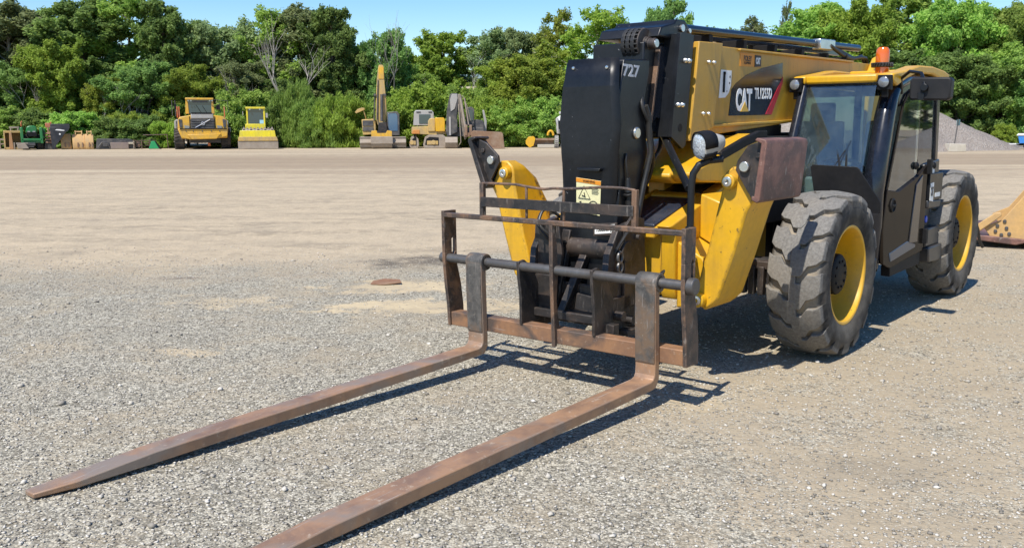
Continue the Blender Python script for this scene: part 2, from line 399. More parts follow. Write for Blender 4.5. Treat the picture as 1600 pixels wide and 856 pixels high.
# lift frame with rounded front behind the boom
mb.build('chassis', M['yellow'], T, bevel=.012)
ch = LAST[0]
mb = MB().lathe([(.0,0),(.055,0),(.055,.004),(0,.004)], 'u', (1.3115, .075, .785), 24)
mb.build('port', M['black_matt'], ch, bevel=0)
mb = MB()
mb.prism([(.84,1.235),(.84,1.252),(1.40,1.10),(1.40,1.075)], 'v', -.085, .285)
mb.build('deck_panel', M['deck_sky_tint'], ch, bevel=.006)
mb = MB(); mb.prism([(.44,1.33),(.44,1.358),(.72,1.284),(.72,1.26)], 'v', -.085, .285)
mb.build('deck_panel', M['deck_sky_tint'], ch, bevel=.006)
mb = MB()
poly = [(1.04,1.385),(1.11,1.42),(1.12,1.45),(1.07,1.485),(.98,1.505),(.68,1.585),(.30,1.68),(.06,1.725),(-.06,1.725),(-.06,1.36),(.60,1.36)]
mb.prism(poly, 'v', .24, .44); mb.prism([(p[0], p[1]-.015) for p in poly], 'v', mv(.44), .24)
mb.build('side_cowl', M['yellow'], T, bevel=.02)
mb = MB(); mb.prism([(.72,1.595),(.30,1.70),(.06,1.748),(-.07,1.748),(-.07,1.68),(.06,1.675),(.30,1.63),(.72,1.53)], 'v', .405, .452)
mb.build('cowl_trim', M['black_matt'], LAST[0], bevel=.006)
# lug block with pin holes, on the deck
mb = MB(); mb.prism([(.70,1.10),(.70,1.53),(.67,1.55),(.53,1.55),(.50,1.53),(.50,1.17)], 'v', -.19, -.045)
mb.build('lug', M['yellow'], T, bevel=.008); lug = LAST[0]
mb = MB(); mb.lathe([(0,0),(.034,0),(.034,.02),(.018,.022),(.018,.03),(0,.03)], 'u', (.70,-.13,1.48), 16)
mb.build('pin', M['steel'], lug, bevel=.002)
mb = MB(); mb.lathe([(0,0),(.034,0),(.034,.004),(0,.004)], 'v', (.60,-.045,1.43), 16); mb.build('pin_hole', M['black_matt'], lug, bevel=0)
# frame beams, belly and axles, mostly in the shade underneath
mb = MB()
mb.box((-4.0,-.45,.55),(1.25,.25,1.0)); mb.box((-4.2,-1.0,.62),(-3.9,.55,1.15)); mb.box((-.95,-.9,.7),(-.7,1.03,1.1))
mb.box((-.7,.30,1.0),(.2,.50,1.3)); mb.box((-1.0,-.38,1.3),(-.08,.17,1.80)); mb.box((-1.0,.17,1.3),(-.08,.30,1.70)); mb.box((-3.2,-.40,1.0),(-1.0,.20,1.72))
mb.build('frame', M['black_matt'], T, bevel=.01)
for u, z in ((-.03,.643),(-3.41,.662)):
    mb = MB()
    mb.cyl((u,mv(.9),z),(u,.9,z), .085, 20); mb.lathe([(.0,-.2),(.14,-.2),(.19,-.08),(.19,.08),(.14,.2),(0,.2)],'v',(u,VC,z),24)
    mb.cyl((u+.17,mv(.85),z+.04),(u+.17,.85,z+.04), .022, 12)
    for f in (1,-1): mb.box((u-.1,VC+f*.84-.05,z-.18),(u+.1,VC+f*.84+.05,z+.18))
    mb.build('axle', M['black_steel'], T, bevel=.006)
mb = MB()
for k in range(4): mb.box((.40,.50+.075*k,.50),(.46,.55+.075*k,.72))
mb.box((.36,.48,.70),(.44,.80,.76)); mb.box((-.03,.60,.66),(.40,.66,.74))
mb.build('valve_block', M['black_steel'], T, bevel=.006)
mb = MB(); mb.prism([(-.75,.85),(-.75,1.42),(-1.0,1.52),(-2.9,1.52),(-3.0,1.4),(-3.0,.85)], 'v', mv(1.05), mv(.42))
mb.build('engine_hood', M['yellow'], T, bevel=.03)
mb = MB(); mb.prism([(-3.6,1.35),(-3.75,2.1),(-3.6,2.46),(-3.4,2.55),(-3.2,2.5),(-3.0,2.3),(-2.9,1.35)], 'v', .20, .27); mb.prism([(-3.6,1.35),(-3.75,2.1),(-3.6,2.46),(-3.4,2.55),(-3.2,2.5),(-3.0,2.3),(-2.9,1.35)], 'v', mv(.27), mv(.20))
mb.prism([(-4.25,.9),(-4.25,1.2),(-3.9,1.32),(-3.3,1.32),(-3.3,1.1),(-3.5,.9)], 'v', mv(.55), .55)
mb.build('rear_frame', M['yellow'], T, bevel=.02)

# ---- boom
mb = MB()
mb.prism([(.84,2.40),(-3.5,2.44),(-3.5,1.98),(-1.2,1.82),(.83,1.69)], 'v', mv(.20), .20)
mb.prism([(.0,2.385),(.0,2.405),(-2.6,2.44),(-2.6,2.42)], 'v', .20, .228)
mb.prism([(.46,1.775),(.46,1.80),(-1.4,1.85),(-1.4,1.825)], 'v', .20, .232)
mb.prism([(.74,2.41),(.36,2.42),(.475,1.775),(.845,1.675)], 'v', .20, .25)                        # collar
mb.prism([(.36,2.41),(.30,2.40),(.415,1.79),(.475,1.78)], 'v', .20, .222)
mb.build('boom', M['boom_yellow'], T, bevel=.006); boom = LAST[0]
mb = MB()
for u, w in ((.60,2.265),(.515,2.265),(.665,1.88),(.58,1.88)): mb.lathe([(0,0),(.016,0),(.016,.012),(.010,.022),(0,.024)], 'v', (u,.25,w), 12)
mb.each('bolt', M['chrome'], boom, bevel=0)
# model plate, swoosh-shaped black panel
def side(pts, name, mat, v, t=.003): return MB().prism(pts, 'v', v, v+t).build(name, mat, boom, bevel=0)
pan = side([(.13,1.868),(.09,2.08),(.02,2.128),(-.16,2.20),(-.46,2.27),(-.89,2.335),(-.90,2.16),(-.69,1.882)], 'model_panel', M['black_gloss'], .20)
side([(-.565,1.885),(-.69,1.884),(-.90,2.16),(-.90,2.215)], 'red_stripe', M['red'], .2033)
def sidetext(name, s, u, w, size, mat, v, sx=1., bold=0., tilt=.0, parent=boom, sp=1., fit=None):
    # reading direction runs to the rear (-x), lettering faces the left side
    return text(name, s, size, mat, parent, basis((u, v, w), (-1, 0, tilt), (0, 0, 1)), sx, bold, sp=sp, fit=fit)
sidetext('maker_lettering', 'CAT', -.14, 2.00, .235, M['letter_white'], .2045, .74, .010, .02, fit=(.295,.185))
side([(-.075,1.903),(-.150,1.985),(-.225,1.905)], 'logo_triangle', M['letter_yellow'], .2060)
sidetext('model_lettering', 'TL1255D', -.51, 2.06, .155, M['letter_white'],   .2045, .58, .0035, .02, sp=1.18, fit=(.34,.094))
bd = side([(-.045,2.375),(-.045,2.268),(-.445,2.278),(-.445,2.375)], 'dealer_badge', M['label_orange'], .20)
side([(-.315,2.370),(-.315,2.273),(-.435,2.281),(-.435,2.371)], 'badge_block', M['letter_black'], .2033)
sidetext('badge_lettering', 'FOLEY', -.185, 2.335, .062, M['letter_black'], .2035, .72, .002, .01, fit=(.15,.045))
sidetext('badge_small_lettering', 'EQUIPMENT', -.18, 2.298, .030, M['letter_black'], .2035, .80, .0, .01)
sidetext('badge_maker_lettering', 'CAT', -.375, 2.325, .060, M['letter_white'], .2068, .62, .003, .01, fit=(.085,.055))
side([(.285,2.225),(.10,2.225),(.105,2.11),(.14,2.05),(.20,2.01),(.31,2.005)], 'angle_gauge', M['white'], .20)
sidetext('gauge_lettering', '60', .128, 2.175, .026, M['letter_black'], .2035, .8)
sidetext('gauge_lettering', '30', .135, 2.125, .024, M['letter_black'], .2035, .8)
sidetext('gauge_lettering', '0', .175, 2.06, .024, M['letter_black'], .2035, .8)
mb = MB().bar((.235,.209,2.20),(.24,.209,2.05),.022,.008,(0,1,0)); mb.cyl((.235,.2035,2.2),(.235,.216,2.2),.012,10)
mb.build('gauge_pointer', M['black_matt'], boom, bevel=0)
# black inner section and its slotted end plate
mb = MB(); mb.box((.80,mv(.14),1.74),(1.28,.10,2.38)); mb.box((.78,mv(.17),1.70),(.86,.17,2.40))
mb.build('inner_boom', M['black'], T, bevel=.01); ib = LAST[0]
mb = MB(); mb.prism([(1.0,2.45),(.80,2.45),(.885,1.645),(.93,1.62),(1.10,1.71)], 'v', .205, .235)
mb.prism([(1.0,2.45),(1.0,2.43),(1.09,1.73),(1.1,1.71)], 'v', .10, .205)
mb.build('end_plate', M['black'], ib, bevel=.006)
mb = MB()
for u, w in ((.935,2.26),(.88,2.26),(1.025,1.94),(.965,1.94)):
    mb.lathe([(0,0),(.020,0),(.020,.014),(.012,.026),(0,.028)], 'v', (u,.235,w), 12)
mb.each('bolt', M['chrome'], ib, bevel=0)
mb = MB(); mb.lathe([(0,0),(.030,0),(.030,.003),(0,.003)], 'v', (.975,.2345,1.775), 16); mb.build('slot_hole', M['black_matt'], ib, bevel=0)
mb = MB(); mb.prism([(1.09,2.36),(1.01,2.36),(1.06,1.86),(1.10,1.84),(1.13,1.85),(1.20,1.81)], 'v', .06, .13)
mb.mat(1).prism([(1.115,2.35),(1.092,2.36),(1.20,1.81),(1.225,1.80)], 'v', .05, .135)
mb.build('wear_rail', [M['black_gloss'], M['rust_edge']], ib, bevel=.004)
# hose roller with chain at the top of the boom nose
mb = MB(); mb.lathe([(0,-.07),(.05,-.07),(.085,-.06),(.085,.05),(.112,.055),(.112,.065),(.05,.07),(.05,.10),(.038,.10),(.038,.15),(0,.15)], 'v', (1.20,0,2.37), 32)
mb.build('hose_roller', M['black_steel'], T, bevel=.003); hr = LAST[0]
mb = MB()
for k in range(15):
    a = R(-110 + 250*k/14); c = Vector((1.20 + .108*math.cos(a), 0, 2.37 + .108*math.sin(a))); tdir = Vector((-math.sin(a), 0, math.cos(a))); nd = Vector((math.cos(a),0,math.sin(a)))
    for y in (-.062,-.022,.018): mb.bar(c + Vector((0,y+.002,0)) - tdir*.018, c + Vector((0,y+.002,0)) + tdir*.018, .030, .018, nd)
    mb.bar(c - tdir*.006 + Vector((0,0,0)), c + tdir*.006, .12, .012, nd)
mb.build('chain', M['rubber_black'], hr, bevel=.003)
mb = MB(); mb.cyl((1.20,.148,2.37),(1.20,.160,2.37),.030,16); mb.build('pin', M['chrome'], hr, bevel=.002)
mb = MB(); mb.prism([(1.18,2.42),(1.14,2.49),(.96,2.53),(.93,2.56),(.80,2.56),(.70,2.48),(.68,2.41)], 'v', mv(.16), .16)
mb.build('nose_bracket', M['black'], T, bevel=.01); nb = LAST[0]
mb = MB(); mb.cyl((.86,.16,2.50),(.86,.178,2.50),.028,14); mb.cyl((.74,.16,2.49),(.74,.172,2.49),.018,12); mb.each('pin', M['chrome'], nb, bevel=.002)
# long black cylinder lying along the boom top, clamp and hoses
mb = MB(); mb.cyl((.72,.07,2.515),(-3.15,.07,2.605),.036,20); mb.bar((.7,-.13,2.50),(-3.1,-.13,2.56),.05,.05)
mb.build('top_cylinder', M['black_gloss'], T, bevel=.004); tc = LAST[0]
mb = MB()
for k in range(6): mb.box((.3-.62*k,-.16,2.40),(.24-.62*k,.1,2.50))
mb.each('saddle', M['black_matt'], tc, bevel=.004)
mb = MB(); mb.bar((-1.93,.09,2.572),(-2.32,.09,2.582),.085,.10); mb.build('clamp', M['chrome'], tc, bevel=.008)
mb = MB(); mb.tube([(-2.2,.125,2.57),(-2.45,.15,2.50),(-2.75,.15,2.47),(-3.0,.15,2.50),(-3.2,.14,2.5),(-3.3,.14,2.40),(-3.3,.14,2.25)],.02,10)
mb.tube([(-2.2,.10,2.57),(-2.5,.13,2.53),(-2.85,.14,2.48),(-3.1,.13,2.52),(-3.25,.12,2.42),(-3.25,.12,2.25)],.016,10)
mb.cyl((-2.55,.15,2.485),(-2.75,.15,2.47),.03,12)
mb.build('hose', M['rubber_black'], tc, bevel=0)

# ---- boom nose (gooseneck): black side plates, bowed cover, sticker
mb = MB(); mb.prism([(1.60,2.24),(1.27,2.255),(1.27,2.16),(1.34,1.92),(1.30,1.75),(1.27,1.60),(1.38,1.34),(1.45,1.12),(1.48,.55),(1.66,.55),(1.69,1.05),(1.64,1.34),(1.655,1.56),(1.69,1.78),(1.66,2.0)], 'v', mv(.145), .145)
mb.build('boom_nose', M['black'], T, bevel=.01); bn = LAST[0]
mb = MB()
yo = [(-.29,2.26),(.13,2.25),(.155,2.0),(.172,1.79),(.15,1.56),(.135,1.34),(.10,1.09),(.09,.98),(-.27,.98),(-.29,1.07),(-.30,1.32),(-.325,1.57),(-.335,1.82),(-.32,2.02)]
def front_u(w): return 1.700 - .045*max(0, (1.60-w)/.62) - .035*max(0, (w-2.06)/.2)
def bow(p): return (front_u(p[1]), p[0], p[1])
lv = [.98,1.09,1.2,1.34,1.45,1.56,1.60,1.68,1.79,1.9,2.0,2.06,2.12,2.25]
def edge(w, right):
    pts = sorted([(q[1], q[0]) for q in (yo[1:8] if right else [yo[0]]+yo[8:])])
    return float(np.interp(w, [a for a, b in pts], [b for a, b in pts]))
vs = []; 
for w in lv:
    l, r = edge(w, False), edge(w, True); u = front_u(w)
    vs += [(u-.022, l-.002, w), (u, l+.012, w), (u+.001, (l+r)/2, w), (u, r-.055, w), (u-.020, r+.003, w)]
n = len(lv); fs = []
for i in range(n-1):
    for k in range(4): fs.append((i*5+k, i*5+k+1, (i+1)*5+k+1, (i+1)*5+k))
cov = MB().add(vs, fs).build('nose_cover', M['black'], bn, bevel=0, ang=9)
so = cov.modifiers.new('Solid', 'SOLIDIFY'); so.thickness = .012; so.offset = -1
mb = MB()
for y, w in ((-.225,2.19),(.055,2.185)): mb.lathe([(0,0),(.013,0),(.011,.008),(0,.010)],'u',(front_u(w)+.002,y,w),12)
mb.each('bolt', M['chrome'], bn, bevel=0)
# handle recess and warning label
mb = MB(); mb.prism([(-.16,1.50),(.04,1.50),(.03,1.475),(-.15,1.475)],'u',1.655,1.73); mb.build('grab_lip', M['black'], bn, bevel=.006)
LU = 1.691
def lab(pts, name, mat, par=bn, k=0): 
    vs = [(front_u(w)+.0045+k, y, w) for y, w in pts]; ctr = len(vs)
    vb = [(u-.003, y, w) for u, y, w in vs]
    nn = len(pts)
    return MB().add(vs+vb, [tuple(range(nn)), tuple(range(nn,2*nn))[::-1]] + [(i,(i+1)%nn,nn+(i+1)%nn,nn+i) for i in range(nn)]).build(name, mat, par, bevel=0)
wl = lab([(-.195,1.185),(.005,1.165),(.015,1.28),(.025,1.41),(-.185,1.43),(-.19,1.30)], 'warning_label', M['label_yellow'], bn, .002)
lab([(-.186,1.40),(.022,1.38),(.025,1.408),(-.185,1.428)], 'label_header', M['label_orange'], wl, .0045)
fx = lambda y, w, k=.0075: (front_u(w)+k+.0015, y, w)
mb = MB()
def stroke(pts, r=.0032, closed=False): mb.tube([fx(y, w) for y, w in pts], r, 6, closed)
stroke([(-.17,1.285),(-.12,1.37),(-.07,1.28)], closed=True)
stroke([(-.14,1.305),(-.11,1.295)]); stroke([(-.12,1.325),(-.115,1.30)])
stroke([(-.155,1.25),(-.155,1.21)],.006); stroke([(-.175,1.215),(-.135,1.215)]); stroke([(-.155,1.262),(-.154,1.256)],.009)
stroke([(-.045+.042*math.cos(a), 1.225+.042*math.sin(a)) for a in [k*math.pi/8 for k in range(16)]], .0025, True); stroke([(-.075,1.255),(-.015,1.195)],.002); stroke([(-.015,1.255),(-.075,1.195)],.002)
for k in range(6): stroke([(-.055,1.37-.010*k),(.005-.008*(k%2),1.366-.010*k)],.0012)
for k in range(4): stroke([(-.075,1.185-.006*k+.004),(-.015,1.180-.006*k+.004)],.001)
mb.build('pictogram', M['letter_black'], wl, bevel=0)
text('label_lettering', 'WARNING', .024, M['letter_black'], wl, basis((front_u(1.40)+.0105,-.075,1.404),(0,1,-.06),(0,0,1)), .9)
text('unit_number', '727', .115, M['letter_grey'], bn, basis((1.515,.1462,2.165),(-1,0,-.02),(0,0,1)), 1.0, .003, fit=(.21,.085))
mb = MB(); mb.lathe([(0,0),(.042,0),(.042,.012),(.036,.018),(0,.018)],'v',(1.44,.145,1.74),20)
mb.build('pivot_pin', M['chrome'], bn, bevel=.002)
mb = MB(); mb.tube([(1.36,.17,1.93),(1.32,.175,1.86),(1.31,.175,1.72),(1.28,.175,1.60),(1.36,.17,1.38),(1.42,.17,1.2),(1.45,.16,1.05)],.021,10)
mb.build('hose', M['rubber_black'], bn, bevel=0)
mb = MB(); mb.cyl((1.56,.16,1.43),(1.555,.165,1.33),.018,10,.03); mb.cyl((1.555,.165,1.33),(1.55,.165,1.315),.045,14); mb.cyl((1.55,.165,1.315),(1.545,.165,1.22),.026,14); mb.tube([(1.56,.16,1.43),(1.58,.155,1.55),(1.57,.15,1.6)],.008,8)
mb.build('grease_fitting', M['rubber_black'], bn, bevel=.002)

# ---- coupler between nose and carriage
mb = MB()
pl = [(1.52,.40),(1.50,.80),(1.58,1.13),(1.74,1.10),(1.86,.92),(1.90,.62),(1.96,.44),(1.92,.34),(1.60,.34)]
mb.prism(pl,'v',-.47,-.42); mb.prism(pl,'v',.16,.21)
mb.prism([(-.47,.74),(-.23,.74),(-.21,.90),(-.24,1.10),(-.45,1.11)],'u',1.80,1.83); mb.prism([(-.40,.44),(-.26,.44),(-.24,.74),(-.42,.74)],'u',1.84,1.87); mb.prism([(-.12,.50),(.12,.48),(.12,.60),(-.10,.62)],'u',1.78,1.80)
mb.cyl((1.66,-.5,.93),(1.66,.24,.93),.075,24); mb.box((1.72,-.42,.60),(1.76,.16,.68)); mb.box((1.80,-.42,.44),(1.92,.16,.50)); mb.box((1.60,-.42,.36),(1.66,.16,.56))
mb.bar((1.68,-.1,.90),(1.86,-.18,.48),.06,.06,(0,1,0)); mb.bar((1.68,-.26,1.05),(1.8,-.30,.45),.05,.07,(0,1,0))
mb.cyl((1.62,-.13,.45),(1.6,-.13,1.1),.05,16)
mb.build('coupler', M['black_steel'], T, bevel=.006); cp = LAST[0]
mb = MB(); mb.prism([(1.78,.055),(1.60,.055),(1.60,.32),(1.78,.32)],'w',.36,.40); mb.box((1.62,.21,.38),(1.88,.235,.62)); mb.cyl((1.80,.235,.50),(1.80,.30,.50),.035,12); mb.cyl((1.66,.235,.45),(1.66,.29,.45),.03,12); mb.box((1.86,.22,.36),(1.93,.30,.46))
mb.build('lock_block', M['black_steel'], cp, bevel=.004)
mb = MB(); mb.prism([(1.70,1.10),(1.60,1.18),(1.45,1.14),(1.42,.75),(1.52,.55),(1.70,.52)],'v',.215,.235)
mb.mat(0); mb.cyl((1.55,.235,1.02),(1.55,.26,1.02),.02,10); mb.build('side_plate', M['black_steel'], cp, bevel=.004)
o = MB().prism([(.02,1.045),(.185,1.065),(.185,1.125),(.02,1.105)],'u',1.752,1.756).build('serial_label', M['white'], cp, bevel=0)
MB().prism([(.005,1.03),(.195,1.05),(.195,1.135),(.005,1.115)],'u',1.735,1.751).build('label_plate', M['black_steel'], cp, bevel=.002)
text('serial_lettering','7508303',.042,M['letter_black'],o,basis((1.757,.085,1.083),(0,1,.12),(0,0,1)),.72,.001)
for k in range(3): MB().prism([(.150+.011*k,1.068+.001*k),(.156+.011*k,1.069+.001*k),(.156+.011*k,1.100+.001*k),(.150+.011*k,1.099+.001*k)],'u',1.7562,1.7572).build('serial_mark', M['letter_black'], o, bevel=0)
mb = MB()
for w in (.83,.90): mb.tube([(1.76+.028*math.cos(a),.235,w+.035*math.sin(a)) for a in [k*math.pi/6 for k in range(12)]],.011,8,True)
mb.each('shackle', M['steel'], cp, bevel=0)

# hydraulic hoses around the nose and coupler
def hose(pts, r=.014):
    P_ = [Vector(p) for p in pts]; out = []
    for i in range(len(P_)-1):
        a, b, c_, d_ = P_[max(i-1,0)], P_[i], P_[i+1], P_[min(i+2,len(P_)-1)]
        for k in range(6):
            t = k/6; out.append(.5*((2*b)+(-a+c_)*t+(2*a-5*b+4*c_-d_)*t*t+(-a+3*b-3*c_+d_)*t**3))
    MB().tube(out+[P_[-1]], r, 8).build('hydraulic_hose', M['rubber_black'], T, bevel=0)
hose([(1.30,.10,2.05),(1.38,.16,1.92),(1.28,.17,1.75),(1.22,.12,1.55),(1.25,.05,1.3)])
hose([(1.26,.08,2.0),(1.30,.14,1.85),(1.22,.15,1.65),(1.15,.10,1.45),(1.2,.0,1.2)])
hose([(1.45,.17,1.25),(1.55,.22,1.12),(1.70,.24,1.05),(1.78,.20,.92),(1.72,.10,.80)],.012)
hose([(1.62,-.36,1.12),(1.74,-.42,1.20),(1.86,-.40,1.10),(1.84,-.33,1.00),(1.74,-.30,.92)],.012)
hose([(1.60,-.30,1.16),(1.76,-.36,1.25),(1.90,-.36,1.12),(1.86,-.28,1.02),(1.70,-.24,.95)],.010)
hose([(1.2,.46,1.0),(1.34,.30,.72),(1.40,.10,.62),(1.5,-.05,.60)],.016)
hose([(.85,.0,1.72),(1.05,.10,1.60),(1.2,.05,1.42),(1.1,-.05,1.25),(.9,-.1,1.2)],.016)
# ---- fork carriage
L = .035
def cu(w): return 2.05 + L*(w-.4)
car = empty('fork_carriage'); car.parent = T
VL, VRt = -1.12, .925
mb = MB(); mb.mat(0)
mb.prism([(1.935,.297),(2.046,.297),(2.05,.402),(1.94,.402)],'v',VL+.03,VRt-.028)
mb.build('lower_bar', M['rust_bar'], car, bevel=.006)
mb = MB(); mb.prism([(2.065,1.125),(2.112,1.125),(2.113,1.16),(2.066,1.16)],'v',VL+.01,VRt-.01)
mb.build('top_bar', M['rust_edge'], car, bevel=.006)
up = [(2.112,1.172),(2.106,.80),(2.088,.62),(2.066,.47),(2.052,.294),(1.90,.294),(1.905,.44),(1.93,.61),(1.972,.77),(1.978,1.172)]
slot = [(2.028,.955),(2.008,.985),(1.99,.955),(1.99,.86),(2.008,.835),(2.028,.86)]
key = up[:1] + up[1:2] + [(2.028,.86)] + slot[4::-1] + [slot[5]] + [(2.106,.7999)] + up[2:]
for v in (VL, VRt-.028):
    # upright plate with a slot: outer strip, inner strip, blocks above and below the slot
    m2 = MB()
    m2.prism([(2.112,1.172),(2.108,.955),(2.028,.955),(2.008,.985),(1.99,.955),(1.974,.955),(1.978,1.172)],'v',v,v+.028)
    m2.prism([(2.108,.955),(2.106,.86),(2.028,.86),(2.028,.955)],'v',v,v+.028)
    m2.prism([(1.99,.955),(1.99,.86),(1.973,.86),(1.974,.955)],'v',v,v+.028)
    m2.prism([(2.028,.86),(2.106,.86),(2.106,.80),(2.088,.62),(2.066,.47),(2.052,.294),(1.90,.294),(1.905,.44),(1.93,.61),(1.972,.77),(1.973,.86),(1.99,.86),(2.008,.835)],'v',v,v+.028)
    m2.build('upright', M['rust_edge'], car, bevel=.003)
mb = MB(); mb.prism([(2.112,1.13),(2.106,.80),(2.072,.28),(2.050,.28),(2.02,.42),(2.055,.60),(2.04,.8),(2.066,1.13)],'v',-.115,-.085)
mb.build('centre_post', M['rust_edge'], car, bevel=.004)
for v in (-.40,.225):
    mb = MB(); mb.prism([(2.098,.85),(2.09,.74),(2.065,.60),(2.062,.40),(1.86,.40),(1.78,.52),(1.94,.80),(2.03,.86)],'v',v-.012,v+.012)
    mb.build('gusset', M['black_steel'], car, bevel=.004)
mb = MB(); mb.cyl((2.06,VL-.03,.815),(2.06,VRt+.03,.815),.033,24); mb.build('fork_shaft', M['steel'], car, bevel=.002); sh = LAST[0]
mb = MB(); mb.cyl((2.06,VRt+.002,.815),(2.06,VRt+.055,.815),.055,20); mb.cyl((2.06,VL-.045,.815),(2.06,VL-.002,.815),.040,20); mb.each('end_collar', M['steel'], sh, bevel=.008)
mb = MB()
for v in (VL+.385,.545): mb.prism([(2.062,1.155),(2.095,1.155),(2.095,1.392),(2.062,1.392)],'v',v-.018,v+.018)
pts = [(2.08,VL+.385,1.388)] + [(2.08+.006*math.sin(3*t), -.735+1.28*t, 1.388 + .012*math.sin(9*t)*(1 if t > .25 else .2) - (.012 if .3 < t < .45 else 0)) for t in [k/16 for k in range(1,16)]] + [(2.08,.545,1.388)]
mb.tube(pts,.010,8)
for v in (-.33,-.01): mb.tube([(2.08,v,1.16),(2.083,v,1.385)],.010,8)
mb.build('guard_frame', M['rust_edge'], car, bevel=.003)
mb = MB(); mb.prism([(2.096,1.222),(2.106,1.222),(2.106,1.292),(2.096,1.292)],'v',-.735,.545); mb.build('guard_bar', M['black_steel'], car, bevel=.003)
def fork(vc, yaw):
    f0 = empty('fork'); f0.parent = car
    hw = .074
    mb = MB()
    top = [(2.122,.80),(2.118,.62),(2.103,.27),(2.106,.222),(2.120,.197),(2.150,.187),(2.6,.170),(3.3,.145),(4.2,.112),(4.65,.094),(5.06,.052),(5.26,.036)]
    bot = [(2.066,.80),(2.062,.62),(2.050,.27),(2.050,.19),(2.060,.158),(2.085,.138),(2.13,.130),(2.6,.108),(3.3,.080),(4.2,.046),(4.65,.030),(5.06,.016),(5.26,.010)]
    hs = [hw]*10 + [hw*.93, hw*.62]
    bt = [bot[0],bot[1],bot[2],bot[3],bot[5],bot[6]] + bot[7:]
    vs = []
    for (tu,tw),(bu,bw),h in zip(top, bt, hs):
        o_ = (h-hw)*.75 + yaw*(tu-2.1); vs += [(tu,vc+o_-h,tw),(tu,vc+o_+h,tw),(bu,vc+o_+h,bw),(bu,vc+o_-h,bw)]
    n = len(top); fs = [(3,2,1,0),(4*n-4,4*n-3,4*n-2,4*n-1)]
    for i in range(n-1):
        for k in range(4): fs.append((4*i+k,4*i+(k+1)%4,4*i+4+(k+1)%4,4*i+4+k))
    mb.add(vs, fs)
    mb.build('blade', M['rust'], f0, bevel=.006, ang=25)
    mb = MB(); mb.lathe([(.037,-hw-.004),(.060,-hw-.004),(.062,-hw+.01),(.062,hw-.01),(.060,hw+.004),(.037,hw+.004)],'v',(2.062,vc,.815),28,close=True)
    mb.prism([(2.124,.81),(2.126,.62),(2.112,.30),(2.102,.30),(2.116,.62),(2.10,.81)],'v',vc-hw+.003,vc+hw-.003)
    mb.build('shank_face', M['shank'], f0, bevel=.004)
fork(-.794, -.030); fork(.656, -.031)

# ---- outriggers
leg = [(.94,1.52),(.87,1.52),(.82,1.48),(.805,1.44),(.80,1.37),(.75,1.15),(.70,.93),(.67,.84),(.645,.73),(.62,.65),(.63,.58),(.66,.555),(.70,.53),(.75,.57),(.80,.62),(.90,.93),(.985,1.23),(1.035,1.31),(.99,1.40),(.965,1.46)]
for f in (lambda v: v, mv):
    og = empty('outrigger'); og.parent = T
    mb = MB(); mb.prism([(f(p[0]),p[1]) for p in leg],'u',1.02,1.40); mb.v = [((1.02 + (w_-1.28)*1.1) if u_ < 1.2 and w_ > 1.28 else u_, v_, w_) for u_, v_, w_ in mb.v]; mb.build('leg', M['yellow_worn'], og, bevel=.014)
    lg = LAST[0]
    mb = MB(); mb.cyl((1.40,f(.865),1.425),(1.455,f(.865),1.425),.048,24); mb.cyl((1.40,f(.665),.605),(1.46,f(.665),.605),.050,24); mb.each('boss', M['yellow'], lg, bevel=.006)
    mb = MB()
    for v, w in ((.865,1.425),(.665,.605)):
        mb.lathe([(0,0),(.013,.0),(.014,.014),(.033,.012),(.033,0),(.02,-.01),(0,-.01)],'u',(1.455,f(v),w),20)
    mb.each('pin', M['chrome'], lg, bevel=.002)
    ft = empty('foot'); ft.parent = og
    a0, a1 = (1.075, 1.115) if f is not mv else (1.015, 1.165)          # the two feet hang at different tilts
    mb = MB(); mb.prism([(f(a),b) for a,b in [(a0-.02,1.315),(a0+.02,1.295),(a0+.04,1.31),(a1+.035,1.675),(a1+.025,1.70),(a1-.035,1.712),(a1-.05,1.695),(a1-.005,1.675),(a0,1.335),(a0-.015,1.34)]],'u',.83 if f is not mv else 1.32,1.50)
    mb.build('sole', M['sole'] if f is not mv else M['black_steel'], ft, bevel=.008)
    mb = MB(); mb.prism([(f(a),b) for a,b in [(.915,1.50),(.925,1.56),(a1-.12,1.66),(a1-.03,1.69),(a1,1.67),(a0,1.34),(a0-.04,1.32),(1.0,1.37)]],'u',1.425,1.447)
    mb.build('gusset', M['black_steel'], ft, bevel=.004)
    mb = MB(); mb.prism([(f(a),b) for a,b in [(.99,1.50),(a1-.02,1.68),(a0,1.34),(1.0,1.40)]],'u',1.0 if f is not mv else 1.33,1.02 if f is not mv else 1.35)
    mb.build('gusset', M['black_steel'], ft, bevel=.004)
    mb = MB(); mb.cyl((1.447,f(.985),1.525),(1.475,f(.985),1.525),.034,20); mb.build('pin', M['chrome'], ft, bevel=.004)
    mb = MB(); mb.cyl((1.447,f(1.075),1.60),(1.462,f(1.075),1.60),.018,8); mb.build('bolt', M['black_steel'], ft, bevel=.002)

